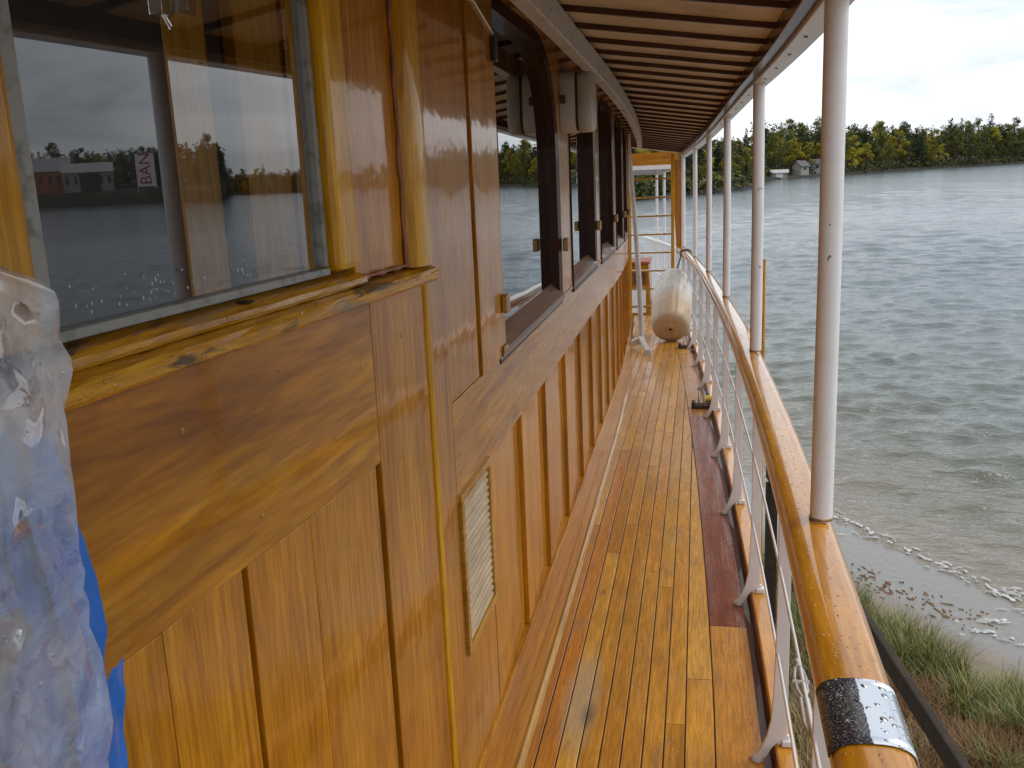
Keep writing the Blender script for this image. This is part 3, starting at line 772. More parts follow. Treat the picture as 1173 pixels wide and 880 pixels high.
# ================================================================ LOOSE GEAR ON DECK
# fender
fz = sh(10.3)
base = Vector((-.295, 10.15, fz+.158)); axd = Vector((.02, .87, .50)).normalized()
fd = empty('boat_fender', (-.30, 10.25, fz), 'fat white ribbed boat fender leaning on the rail at the far end', 'fender')
mb = MB(); n = 72; prof = [(-.022, .02), (-.02, .12), (-.008, .172), (.02, .198), (.08, .208), (.35, .214), (.65, .208), (.80, .185), (.88, .155), (.94, .10), (.965, .05), (.97, .0)]
ax = axd; a_ = ax.orthogonal().normalized(); b_ = ax.cross(a_); vs = []; fs = []
for (h, r_) in prof:
    for j in range(n):
        q = 2*math.pi*j/n; rr = r_*(1+(.022 if .06 < h < .84 else 0)*(1 if j % 4 < 2 else -1)); vs.append(base+ax*h+(a_*math.cos(q)+b_*math.sin(q))*rr)
for i in range(len(prof)-1):
    for j in range(n): fs.append((i*n+j, i*n+(j+1) % n, (i+1)*n+(j+1) % n, (i+1)*n+j))
mb.add(vs, fs, smooth=True); mb.add(vs[:n], [tuple(range(n))])
def fender_mat():
    m, t, b = mat('fender_vinyl')
    g = nd(t, 'ShaderNodeTexCoord').outputs['Object']
    dt = nd(t, 'ShaderNodeVectorMath', {0: g, 1: tuple(axd)}, operation='DOT_PRODUCT').outputs['Value']
    lowe = ramp(t, mth(t, 'ADD', dt, mth(t, 'MULTIPLY', noise(t, pos(t, (1, 1, 1)), 14, 4), .22)), [(.34, 1), (.60, 0)])
    n1 = noise(t, pos(t), 16, 5, .7)
    col = mixc(t, mth(t, 'MULTIPLY', lowe, .8), (.58, .55, .50), (.45, .29, .13))
    col = mixc(t, mth(t, 'MULTIPLY', ramp(t, n1, [(.48, 0), (.62, 1)]), .5), col, (.33, .26, .19))
    n2 = noise(t, pos(t, (1, 1, 1)), 38, 3, .6)
    col = mixc(t, ramp(t, n2, [(.70, 0), (.72, 1)]), col, (.08, .09, .12))
    t.links.new(col, b.inputs['Base Color']); b.inputs['Roughness'].default_value = .45
    return m
mb.build('fender_body', fender_mat(), fd)
mb = MB(); mb.lathe(base-ax*.022, -ax, [(0, .055), (.006, .05), (.006, .02), (-.004, .015), (-.004, 0)], 20); mb.lathe(base-ax*.021, -ax, [(0, .021), (.004, .018), (.002, .0)], 12, mat=1)
mb.build('end_cap', [paint('tan_rubber', (.42, .28, .14), .5, .4), iron_m], fd)
top = base+ax*.96; ry = 11.5; rp_ = Vector((railX(ry)-.05, ry, .86+sh(ry)))
mb = MB(); mid = (top+rp_)/2; mb.tube([top-ax*.05, mid+Vector((0, 0, -.03)), rp_], .009, 8)
ring = []
for i in range(17):
    q = 2*math.pi*i/16; ring.append((railX(ry)+.068*math.cos(q), ry+.01*i/8, .872+sh(ry)+.044*math.sin(q)))
mb.tube(ring, .009, 8); mb.build('lanyard', rope_m, fd)

# white davit pole
dv = empty('davit_pole', (-.60, 9.7, sh(9.7)), 'chipped white curved davit pole standing on splayed feet beside the fender', 'davit')
z0 = sh(9.7)
mb = MB(); mb.tube([(-.695, 9.7, 2.0), (-.69, 9.7, 1.9), (-.665, 9.7, 1.65), (-.635, 9.7, 1.3), (-.61, 9.7, .9), (-.59, 9.7, .5), (-.575, 9.7, z0+.10)], [.035, .036, .026, .024, .025, .027, .028], 14); mb.build('pole', dirty_m, dv)
mb = MB(); mb.hexa([(-.745, 9.69, 1.75), (-.655, 9.69, 1.75), (-.655, 9.72, 1.75), (-.745, 9.72, 1.75), (-.76, 9.69, 2.05), (-.665, 9.69, 2.05), (-.665, 9.72, 2.05), (-.76, 9.72, 2.05)]); mb.build('head_plate', dirty_m, dv, bevel=.008)
mb = MB(); mb.hexa([(-.72, 9.66, z0+.02), (-.575, 9.66, z0+.06), (-.575, 9.74, z0+.06), (-.72, 9.74, z0+.02), (-.72, 9.66, z0+.07), (-.575, 9.66, z0+.14), (-.575, 9.74, z0+.14), (-.72, 9.74, z0+.07)]); mb.build('leg', dirty_m, dv, bevel=.006)
mb = MB(); mb.sweep([(-.58, 9.68, z0+.12), (-.54, 9.5, z0+.09), (-.49, 9.32, z0+.04)], [(-.025, -.02), (.025, -.02), (.025, .02), (-.025, .02)], smooth=False); mb.box(-.525, -.455, 9.26, 9.34, z0+.002, z0+.075); mb.build('leg', dirty_m, dv, bevel=.006)
# ladder
ld = empty('wooden_ladder', (-.55, 11.6, sh(11.6)), 'yellow varnished ladder standing upright behind the fender', 'ladder')
z0 = sh(11.6)
for x in (-.82, -.305):
    mb = MB(); mb.hexa([(x-.02, 11.55, z0), (x+.02, 11.55, z0), (x+.02, 11.61, z0), (x-.02, 11.61, z0), (x-.016, 11.65, 1.86), (x+.024, 11.65, 1.86), (x+.024, 11.71, 1.86), (x-.016, 11.71, 1.86)]); mb.build('side_rail', golden_z, ld, bevel=.004)
for i in range(8):
    z = .04+.218*i; yy = 11.58+.053*z
    mb = MB(); mb.box(-.80, -.322, yy-.028, yy+.028, z, z+.02); mb.build('rung', golden_y, ld, bevel=.003)
# orange brace post
mb = MB(); z0 = sh(12.5)
mb.hexa([(-.275, 12.46, .62), (-.205, 12.46, .62), (-.205, 12.52, .62), (-.275, 12.52, .62), (-.34, 12.46, 1.80), (-.20, 12.46, 1.80), (-.20, 12.52, 1.80), (-.34, 12.52, 1.80)])
tag(mb.build('brace_post', orange_m, bevel=.005), 'tapered orange varnished post rising from the far end of the handrail', 'post')
# after railing with pickets
ar = empty('after_railing', (-.6, 15, .1), 'white picket railing closing off the far end behind the ladder', 'railing')
def q3(t_): # curve t 0..1 from side to centre
    return Vector((-.25-.62*t_, 13.0+3.0*t_**.8, .60-.02*t_))
mb = MB(); mb.tube([q3(i/14)+Vector((0, 0, 0)) for i in range(15)], .026, 10); mb.build('handrail', white_m, ar)
for i in range(15):
    p = q3(i/14); mb = MB(); mb.tube([p, (p.x, p.y, -.35)], .013, 8); mb.build('picket', white_m, ar)
mb = MB(); mb.tube([q3(i/14)+Vector((0, 0, -.5)) for i in range(15)], .012, 8); mb.build('lower_rod', white_m, ar)
ad = MB(); ad.add([(-3, 12.35, -.30), (-.05, 12.35, -.30), (-.30, 14, -.34), (-.75, 16.5, -.4), (-1.2, 18, -.42), (-3, 18, -.42)], [(0, 1, 2, 3, 4, 5)])
tag(ad.build('after_deck', paint('pale_deck_paint', (.52, .48, .44), .5, .4)), kind='structure')
# locker
lk = empty('deck_locker', (-.78, 13.0, -.30), 'small varnished locker with red brown lid seen through the ladder', 'locker')
mb = MB(); mb.hexa([(-1.25, 12.9, -.30), (-.62, 12.9, -.30), (-.62, 13.5, -.30), (-1.25, 13.5, -.30), (-1.25, 12.9, .44), (-.66, 12.9, .44), (-.66, 13.5, .44), (-1.25, 13.5, .44)]); mb.build('case', panel_y, lk, bevel=.01)
mb = MB(); mb.box(-1.27, -.645, 12.87, 13.52, .441, .475); mb.build('lid', paint('red_brown', (.30, .07, .03), .45, .3), lk, bevel=.006)
mb = MB(); mb.box(-1.2, -.70, 12.875, 12.899, -.22, .12); mb.build('panel', white_m, lk, bevel=.004)
mb = MB(); mb.box(-1.2, -.70, 12.875, 12.899, .17, .36); mb.build('panel', mahog_y, lk, bevel=.004)
# capstan-like chain item near the locker
ch = MB(); z0 = .04
for i in range(6): ch.lathe((-.60+.03*i, 12.6, .02+.012*(i % 2)), (1, .2, 0), [(0, .025), (.018, .03), (.018, .012), (0, .012), (0, .025)], 10)
ch.box(-.62, -.42, 12.55, 12.65, -.28, -.01)
tag(ch.build('mooring_chain', steel_m), 'small heap of grey chain on a block beside the davit foot', 'chain')

# mooring cleats along the edge
def cleat(name, x, y, label, yel, k=1):
    z0 = sh(y)
    c = empty(name, (x, y, z0), label, 'cleat', None)
    mb = MB(); mb.box(x-.085, x+.085, y-.045, y+.045, z0+.001, z0+.028); mb.box(x-.085, x-.055, y-.045, y+.045, z0+.028, z0+.05); mb.build('base_plate', iron_m, c, bevel=.006)
    for dx in (-.03, .01):
        mb = MB(); mb.tube([(x+dx, y, z0+.028), (x+dx, y, z0+.10), (x+dx, y, z0+.125)], [.009, .008, .004], 10); mb.build('pin', steel_m, c)
    if yel:
        mb = MB(); mb.tube([(x-.0, y+.055, z0+.06), (x+.075, y+.05, z0+.055)], .024, 16); mb.build('grip', yellow_m, c)
cleat('deck_cleat', .035, 6.93, 'black iron cleat with a yellow grip at the end of the dark red board', True)
cleat('deck_cleat', -.12, 9.75, 'small dark cleat between the fender and the stanchion feet', False)

# wooden stake and dark timber alongside
mb = MB(); mb.tube([(.40, 6.0, -3.6), (.398, 6.0, -1), (.395, 6.0, 1.13)], [.016, .014, .012], 10)
tag(mb.build('wooden_stake', golden_z), 'thin bare wooden pole standing upright just outside the handrail', 'pole')
tbm = MB()
A0 = Vector((1.09, 2.7, -.42)); A1 = Vector((.72, 9.9, -1.55))
A0 = Vector((1.25, 2.4, -1.0)); A0 = Vector((1.25, 3.3, -1.0)); A1 = Vector((.62, 8.37, -1.0))
tbm.sweep([A0+(A1-A0)*i/8 for i in range(9)], [(-.024, -.06), (.024, -.06), (.024, .06), (-.024, .06)], smooth=False)
tag(tbm.build('mooring_timber', timber_m, bevel=.01), 'long dark timber slanting below and outside the handrail', 'timber')
# slip stand holding the timber
for t_ in (.04, .97):
    tb2 = MB(); p = A0+(A1-A0)*t_; tb2.box(p.x-.05, p.x+.05, p.y-.05, p.y+.05, -3.3, p.z-.062)
    tag(tb2.build('timber_prop', timber_m, bevel=.008), 'dark prop under the near end of the slanting timber' if t_ < .5 else 'dark prop under the far end of the slanting timber', 'post')

# ================================================================ PLASTIC SHEET AND BLUE TAPE
def film_mat():
    m = bpy.data.materials.new('polythene'); m.use_nodes = True; t = m.node_tree; t.nodes.clear()
    o = t.nodes.new('ShaderNodeOutputMaterial')
    n1 = noise(t, pos(t), 12, 5, .65, .6)
    nb = nd(t, 'ShaderNodeBump', {'Height': noise(t, pos(t, (1, 1, .6)), 30, 3, .55, 1.0), 'Strength': .10, 'Distance': .012}).outputs[0]
    nb = nd(t, 'ShaderNodeBump', {'Height': droplets(t, .007, .28), 'Strength': .7, 'Distance': .004, 'Normal': nb}).outputs[0]
    tr = nd(t, 'ShaderNodeBsdfTransparent', {'Color': (.93, .95, .97, 1)}).outputs[0]
    tl = nd(t, 'ShaderNodeBsdfTranslucent', {'Color': (.8, .82, .86, 1), 'Normal': nb}).outputs[0]
    df = nd(t, 'ShaderNodeBsdfDiffuse', {'Color': (.74, .81, .92, 1), 'Normal': nb}).outputs[0]
    gl = nd(t, 'ShaderNodeBsdfGlossy', {'Color': (1, 1, 1, 1), 'Roughness': .07, 'Normal': nb}).outputs[0]
    a = nd(t, 'ShaderNodeMixShader', {0: .45, 1: df, 2: tl}).outputs[0]
    fac = ramp(t, n1, [(.36, .26), (.60, .70)])
    b = nd(t, 'ShaderNodeMixShader', {0: fac, 1: tr, 2: a}).outputs[0]
    fr = mth(t, 'MINIMUM', mth(t, 'ADD', mth(t, 'MULTIPLY', nd(t, 'ShaderNodeLayerWeight', {'Blend': .35, 'Normal': nb}).outputs['Fresnel'], .8), .08), .55)
    c = nd(t, 'ShaderNodeMixShader', {0: fr, 1: b, 2: gl}).outputs[0]
    t.links.new(c, o.inputs[0]); return m
edge = [(1.665, -1.20), (1.647, -1.145), (1.632, -1.115), (1.615, -1.091), (1.59, -1.096), (1.547, -1.088), (1.505, -1.110), (1.46, -1.119), (1.421, -1.120), (1.376, -1.116), (1.32, -1.113), (1.274, -1.106), (1.178, -1.125), (1.0, -1.13), (.8, -1.13), (.5, -1.15)]
edge_i = lambda z: float(np.interp(z, [e_[0] for e_ in reversed(edge)], [e_[1] for e_ in reversed(edge)]))
from mathutils import noise as mn
mb = MB(); rp5 = random.Random(12); NU, NZ = 44, 84; G = {}
for j in range(NZ+1):
    for i in range(NU+1):
        zj = j+(rp5.uniform(-.42, .42) if 0 < j < NZ else 0); ui = i+(rp5.uniform(-.42, .42) if 0 < i < NU else 0)
        z = .5+(1.665-.5)*zj/NZ; ue = edge_i(z); f_ = 1-(1-ui/NU)**1.25; u = -1.75+(ue+1.75)*f_
        o_ = .058+.014*mn.noise(Vector((u*6, z*4, 2)))+.010*mn.noise(Vector((u*16+z*5, z*5, 5)))+rp5.uniform(-.0018, .0018)*(.3+1.2*max(0, .5+mn.noise(Vector((u*9, z*7, 77)))))-.007*max(0, 1-6*abs(mn.noise(Vector((u*7-z*4, z*6+u*5, 51)))))
        if i == NU: o_ -= .003
        G[(i, j)] = len(G); mb.v.append(tuple(N(u+(rp5.uniform(-.002, .001) if i == NU else 0), max(o_+.018, .054+.0015*math.sin(z*90)), z)))
for j in range(NZ):
    for i in range(NU):
        a, b, c, d = G[(i, j)], G[(i+1, j)], G[(i+1, j+1)], G[(i, j+1)]
        for f in (((a, b, c), (a, c, d)) if rp5.random() < .5 else ((a, b, d), (b, c, d))):
            mb.f.append(f); mb.m.append(0); mb.c.append(None); mb.sm.append(True)
tag(mb.build('plastic_sheet', film_mat()), 'wet crumpled clear plastic sheet hanging at the left edge over the sill', 'plastic sheet')
blue_m = paint('blue_tape', (.008, .14, .56), .35, .45, (.01, .06, .26), sc=22, coat=.4)
tp = MB()
def strip(pts, w, m_b, amp=.004, o0=.048, seed=0):
    n = 60; P = []
    zs = [p[1] for p in pts]; us_ = [p[0] for p in pts]; ws = w
    vs = []; fs = []
    for i in range(n+1):
        s_ = i/n*(len(pts)-1); a = min(int(s_), len(pts)-2); f_ = s_-a
        u = us_[a]*(1-f_)+us_[a+1]*f_; z = zs[a]*(1-f_)+zs[a+1]*f_; ww = ws[a]*(1-f_)+ws[a+1]*f_
        for k_ in range(7):
            du = (k_/6-1)*ww; jit = .0015*mn.noise(Vector((z*60, k_, seed))) if k_ in (0, 6) else 0
            vs.append(N(u+du+jit, o0+amp*mn.noise(Vector((u*50+du*60, z*24, seed))), z))
    for i in range(n):
        for k_ in range(6): a = i*7+k_; fs.append((a, a+1, a+8, a+7))
    m_b.add(vs, fs, smooth=True)
strip([(-1.098, 1.497), (-1.089, 1.44), (-1.081, 1.39), (-1.074, 1.35), (-1.072, 1.30), (-1.079, 1.265), (-1.078, 1.22), (-1.09, 1.1), (-1.1, .9)], [.03, .05, .055, .055, .05, .045, .05, .05, .05], tp, .005, .045, 1)
strip([(-1.049, 1.256), (-1.055, 1.235), (-1.061, 1.20), (-1.066, 1.15), (-1.07, 1.05), (-1.08, .9)], [.022, .028, .03, .035, .04, .04], tp, .005, .044, 2)
tag(tp.build('blue_tape', blue_m), 'bright blue tape strip running down the edge of the plastic sheet', 'tape')
tr_ = MB()
strip([(-1.13, 1.50), (-1.11, 1.40), (-1.115, 1.33), (-1.11, 1.27), (-1.10, 1.2), (-1.10, 1.0)], [.02, .05, .03, .12, .06, .05], tr_, .006, .035, 4)
strip([(-1.17, 1.59), (-1.14, 1.52), (-1.13, 1.44), (-1.15, 1.36)], [.02, .07, .09, .07], tr_, .006, .034, 6)
tag(tr_.build('blue_tarpaulin', blue_m), 'blue tarpaulin patches showing through the clear plastic sheet', 'tarpaulin')

# ================================================================ LAND AND WATER
WZ = -3.0
def shore_s(x, y): return ((x-1.95)*2.5+(y-12.4)*1.6)/2.97   # >0 : lake side
SH = [(-180, 60), (-60, 105), (-20, 125), (-3, 150), (1, 172), (2.6, 190), (3.05, 203), (3.3, 268), (3.7, 281), (6.7, 307), (8, 328), (11.6, 396), (14.8, 440), (17.5, 500), (22, 540), (29, 535), (34.4, 560), (34.9, 335), (37.6, 346), (40.9, 372), (43.8, 382), (46, 395), (60, 380), (90, 300), (130, 200), (180, 100)]
def rsh(a): return float(np.interp(a, [q[0] for q in SH], [q[1] for q in SH]))
def land_h(x, y):
    a = math.degrees(math.atan2(x, y)); r_ = math.hypot(x, y); d = r_-rsh(a)
    if d < 0: return WZ-1.5
    n_ = mn.noise(Vector((x*.03, y*.03, 0)))
    if 34.8 < a < 50: return WZ+min(5.0, d*2.2)+min(max(0, d-30), 60)*.05
    return WZ+min(.7, d*.5)+min(max(d-2, 0), 70)*.045*(1+.5*n_)
mb = MB(); vs = []; fs = []; azs = [(-60+.5*i) for i in range(270)]
dd = [-3, 0, 1, 2.2, 4, 10, 22, 45, 90, 180, 500, 2500]
for a in azs:
    for d in dd:
        r_ = rsh(a)+d; x = r_*math.sin(R(a)); y = r_*math.cos(R(a)); vs.append((x, y, land_h(x, y) if d > 0 else WZ+(-.8 if d < 0 else -.05)))
k = len(dd)
for i in range(len(azs)-1):
    for j in range(k-1): a = i*k+j; fs.append((a, a+k, a+k+1, a+1))
mb.add(vs, fs, smooth=True)
def land_mat():
    m, t, b = mat('wooded_ground'); g = nd(t, 'ShaderNodeNewGeometry').outputs['Position']
    z = nd(t, 'ShaderNodeSeparateXYZ', {0: g}).outputs[2]
    rock = ramp(t, noise(t, g, .35, 5), [(.35, (.008, .007, .006)), (.65, (.028, .021, .015))])
    veg = ramp(t, noise(t, g, .08, 4), [(.35, (.012, .020, .008)), (.6, (.05, .04, .015))])
    t.links.new(mixc(t, ramp(t, mth(t, 'MULTIPLY', mth(t, 'ADD', z, 3.0), .6), [(.3, 0), (.9, 1)]), rock, veg), b.inputs['Base Color']); b.inputs['Roughness'].default_value = .9; return m
tag(mb.build('far_shore_land', land_mat()), kind='structure')
# near beach
def beach_h(x, y):
    s_ = shore_s(x, y); n_ = .05*mn.noise(Vector((x*.8, y*.8, 1)))
    if s_ > 0: return WZ-.02-.09*s_
    h = WZ+min(-s_, 1.3)*.045+max(0, -s_-1.3)*.13
    return min(h, -2.25)+n_*min(1, max(0, -s_-.6))
mb = MB(); NX, NY = 160, 200; vs = []; fs = []
X0, X1, Y0, Y1 = -14., 26., -30., 20.
for j in range(NY+1):
    for i in range(NX+1):
        x = X0+(X1-X0)*i/NX; y = Y0+(Y1-Y0)*j/NY; vs.append((x, y, beach_h(x, y)))
for j in range(NY):
    for i in range(NX): a = j*(NX+1)+i; fs.append((a, a+1, a+NX+2, a+NX+1))
mb.add(vs, fs, smooth=True)
def svalue(t):
    g = nd(t, 'ShaderNodeNewGeometry').outputs['Position']; sp = nd(t, 'ShaderNodeSeparateXYZ', {0: g})
    s_ = mth(t, 'ADD', mth(t, 'MULTIPLY', mth(t, 'SUBTRACT', sp.outputs[0], 1.95), .842), mth(t, 'MULTIPLY', mth(t, 'SUBTRACT', sp.outputs[1], 12.4), .539))
    return s_, g
def beach_mat():
    m, t, b = mat('wet_sand'); s_, g = svalue(t)
    s2 = mth(t, 'ADD', s_, mth(t, 'MULTIPLY', mth(t, 'SUBTRACT', noise(t, g, .9, 3), .5), .6))
    sand = ramp(t, noise(t, g, 2.5, 6, .65), [(.3, (.17, .13, .09)), (.7, (.27, .215, .155))])
    wet = (.20, .185, .165)
    f_ = ramp(t, mth(t, 'ADD', mth(t, 'MULTIPLY', s2, .5), 1.0), [(.30, 0), (.48, 1)])
    col = mixc(t, f_, sand, wet)
    leaf = nd(t, 'ShaderNodeTexVoronoi', {'Vector': g, 'Scale': 14.0}); lm = ramp(t, mth(t, 'ADD', leaf.outputs['Distance'], noise(t, g, 2.0, 3)), [(.50, 1), (.54, 0)])
    col = mixc(t, mth(t, 'MULTIPLY', lm, mth(t, 'SUBTRACT', 1.0, f_)), col, (.16, .08, .04))
    t.links.new(col, b.inputs['Base Color'])
    t.links.new(ramp(t, f_, [(0, .8), (1, .25)]), b.inputs['Roughness'])
    t.links.new(nd(t, 'ShaderNodeBump', {'Height': noise(t, g, 9, 5), 'Strength': .3, 'Distance': .05}).outputs[0], b.inputs['Normal'])
    return m
tag(mb.build('beach_ground', beach_mat()), kind='structure')
# water: one polar sheet, fine and displaced where it is seen near
rs = [0, 4, 6.5]+list(np.geomspace(7, 260, 900))+list(np.geomspace(264, 5000, 50))
azw = [-180+6*i for i in range(28)]+list(np.linspace(-12, 52, 430))+[58+6.1*i for i in range(21)]
rng = np.random.RandomState(4); waves = []
for i in range(64):
    lam = .26*(1.046**i)*rng.uniform(.9, 1.1)
    th = rng.normal(R(98), .6); waves.append((2*math.pi/lam*math.cos(th), 2*math.pi/lam*math.sin(th), .0086*lam**.45*rng.uniform(.5, 1.2)*(1.6 if .55 < lam < 1.9 else .9), rng.uniform(0, 6.28), lam))
RR, AA = np.meshgrid(np.array(rs), np.radians(np.array(azw)), indexing='ij')
WX = RR*np.sin(AA); WY = RR*np.cos(AA); ZZ = np.zeros_like(WX)
dr = np.gradient(np.array(rs))[:, None]
wxp = WX+.35*np.sin(WY*.31+1)+.2*np.sin(WX*.7+WY*.45); wyp = WY+.4*np.sin(WX*.37+2)+.2*np.sin(WX*.6-WY*.2)
for (kx, ky, am, ph, lam) in waves:
    fade = np.clip((lam/dr-2.5)/3, 0, 1)
    q = np.sin(kx*wxp+ky*wyp+ph); ZZ += am*fade*(1-2*np.abs(np.sin((kx*wxp+ky*wyp+ph)/2))**1.2)*.9
gust = .75+.35*np.sin(WX*.11+WY*.05+1)*np.sin(WY*.09-WX*.04)
sv = ((WX-1.95)*2.5+(WY-12.4)*1.6)/2.97
calm = np.clip((sv+.2)/3.5, .08, 1)
ZZ = ZZ*gust*calm*.82
# gentle swells rolling on the beach
ZZ += .03*np.exp(-((sv-.35+.25*np.sin(WX*1.3+WY*.6))/.22)**2)*(RR < 60)+.022*np.exp(-((sv-1.7+.3*np.sin(WX*.9-WY*.8))/.3)**2)*(RR < 60)
ZZ += .01*(sv > -.3)
P = np.stack([WX, WY, ZZ+WZ], -1).reshape(-1, 3)
nr, na = RR.shape
idx = np.arange(nr*na).reshape(nr, na)
a = idx[:-1, :-1]; b = idx[:-1, 1:]; c = idx[1:, 1:]; d = idx[1:, :-1]
Q = np.stack([a, d, c, b], -1).reshape(-1, 4)
me = bpy.data.meshes.new('water'); me.vertices.add(len(P)); me.vertices.foreach_set('co', P.astype(np.float32).ravel())
me.loops.add(Q.size); me.loops.foreach_set('vertex_index', Q.astype(np.int32).ravel()); me.polygons.add(len(Q))
me.polygons.foreach_set('loop_start', np.arange(0, Q.size, 4, dtype=np.int32)); me.polygons.foreach_set('loop_total', np.full(len(Q), 4, np.int32))
me.polygons.foreach_set('use_smooth', np.ones(len(Q), bool)); me.update(calc_edges=True); me.validate()
wobj = bpy.data.objects.new('water', me); COL.objects.link(wobj); tag(wobj, kind='structure')
def water_mat():
    m, t, b = mat('lake_water'); s_, g = svalue(t)
    s2 = mth(t, 'ADD', s_, mth(t, 'MULTIPLY', mth(t, 'SUBTRACT', noise(t, g, .5, 3), .5), 2.5))
    col = ramp(t, mth(t, 'MULTIPLY', s2, .05), [(.0, (.20, .165, .12)), (.10, (.13, .12, .085)), (.28, (.11, .12, .10)), (.8, (.080, .102, .110))])
    t.links.new(col, b.inputs['Base Color']); b.inputs['IOR'].default_value = 1.333
    b.inputs['Roughness'].default_value = .12; b.inputs['Specular IOR Level'].default_value = .6
    d = nd(t, 'ShaderNodeVectorMath', {0: g}, operation='LENGTH').outputs['Value']
    v = nd(t, 'ShaderNodeMapping', {'Vector': g, 'Scale': (.5, 1.0, 1), 'Rotation': (0, 0, R(-10))}).outputs[0]
    h1 = noise(t, v, 7.0, 3, .6, .4); h2 = noise(t, v, .8, 6, .68, .6)
    h3 = noise(t, v, 2.4, 4, .6, .5)
    far = ramp(t, mth(t, 'MULTIPLY', d, 1/120.0), [(.3, 0), (1.0, 1)])
    near = mth(t, 'SUBTRACT', 1.0, ramp(t, mth(t, 'MULTIPLY', d, 1/120.0), [(.2, 0), (1.0, 1)]))
    h = mth(t, 'ADD', mth(t, 'ADD', mth(t, 'MULTIPLY', h3, .09), mth(t, 'MULTIPLY', mth(t, 'MULTIPLY', h1, near), .13)), mth(t, 'MULTIPLY', mth(t, 'MULTIPLY', h2, far), .42))
    gustn = ramp(t, noise(t, nd(t, 'ShaderNodeMapping', {'Vector': g, 'Scale': (.012, .03, 1)}).outputs[0], 1.0, 4, .6), [(.35, .6), (.65, 1.1)])
    t.links.new(nd(t, 'ShaderNodeBump', {'Height': mth(t, 'MULTIPLY', h, gustn), 'Strength': .8, 'Distance': .55}).outputs[0], b.inputs['Normal'])
    return m
me.materials.append(water_mat())
# foam
foam_m = paint('foam', (.66, .66, .63), .6, .1)
mb = MB(); rf = random.Random(5)
def blob(x, y, z, rx, ry, ang, h=.012, n=12):
    c = [(x, y, z+h)]; 
    for i in range(n):
        q = 2*math.pi*i/n; r_ = 1+rf.uniform(-.4, .35); a, b = rx*r_*math.cos(q), ry*r_*math.sin(q)
        c.append((x+a*math.cos(ang)-b*math.sin(ang), y+a*math.sin(ang)+b*math.cos(ang), z-.012))
    mb.add(c, [(0, 1+i, 1+(i+1) % n) for i in range(n)], smooth=False)
dirS = math.atan2(-2.5, 1.6)
for i in range(90):
    t_ = rf.random(); x = 1.6+2.4*t_; y = 12.95-3.6*t_
    if rf.random() > (.95 if t_ < .25 else (.45 if t_ < .75 else .7)): continue
    blob(x+rf.gauss(0, .06), y+rf.gauss(0, .09), WZ+.028, rf.uniform(.015, .06), rf.uniform(.006, .018), dirS+rf.uniform(-.4, .4), .008)
for (px_, py_, n) in ((2.9, 10.95, 10), (3.3, 10.4, 12), (2.95, 9.65, 14), (2.85, 9.3, 10), (2.05, 11.9, 6), (3.45, 9.9, 16), (3.2, 9.1, 12)):
    for i in range(n): blob(px_+rf.gauss(0, .13), py_+rf.gauss(0, .07), max(WZ+.03, beach_h(px_, py_)+.02), rf.uniform(.02, .08), rf.uniform(.005, .016), dirS+R(50)+rf.uniform(-.3, .3), .012)
for (off_, brk, wd_) in ((0.0, .12, .030), (.10, .35, .014), (-.16, .45, .012)):
    prev_ = None
    for i in range(240):
        t_ = i/239; n1_ = mn.noise(Vector((t_*9, off_*9, 4))); n2_ = mn.noise(Vector((t_*40, off_*5, 8)))
        x = 1.55+2.9*t_+.842*(off_+.10*n1_+.03*n2_); y = 13.0-4.45*t_+.539*(off_+.10*n1_+.03*n2_)
        on_ = mn.noise(Vector((t_*22, 3, off_*31))) > brk-.10
        w_ = wd_*(.35+1.2*abs(mn.noise(Vector((t_*60, off_, 1)))))
        cur_ = (Vector((x-.842*w_, y-.539*w_, WZ+.02)), Vector((x, y, WZ+.034)), Vector((x+.842*w_, y+.539*w_, WZ+.02)))
        if prev_ is not None and on_: mb.add([*prev_, *cur_], [(0, 3, 4, 1), (1, 4, 5, 2)], smooth=True)
        prev_ = cur_ if on_ else None
tag(mb.build('foam', foam_m), kind='stuff')
# driftwood and leaves at the wash line
mb = MB()
for i in range(130):
    t_ = rf.random(); x = 1.65+1.25*t_+rf.gauss(0, .12)*(.4+t_); y = 10.75-1.25*t_+rf.gauss(0, .2); z = beach_h(x, y)+.012
    L_ = rf.uniform(.008, .03)*(2.5 if rf.random() < .08 else 1); a = dirS+rf.gauss(0, .5); w_ = rf.uniform(.003, .011)
    dx, dy = math.cos(a), math.sin(a); nx, ny = -dy, dx
    mb.hexa([(x-dx*L_-nx*w_, y-dy*L_-ny*w_, z-.01), (x+dx*L_-nx*w_*.4, y+dy*L_-ny*w_*.4, z-.01), (x+dx*L_+nx*w_*.4, y+dy*L_+ny*w_*.4, z-.01), (x-dx*L_+nx*w_, y-dy*L_+ny*w_, z-.01),
             (x-dx*L_*.8-nx*w_*.5, y-dy*L_*.8, z+.001), (x+dx*L_*.7, y+dy*L_*.7-ny*.003, z), (x+dx*L_*.7, y+dy*L_*.7+ny*.003, z), (x-dx*L_*.8+nx*w_*.5, y-dy*L_*.8+ny*.004, z+.001)])
tag(mb.build('shore_debris', paint('dead_leaves', (.32, .18, .09), .8, .8, (.07, .05, .035), sc=9)), kind='stuff')
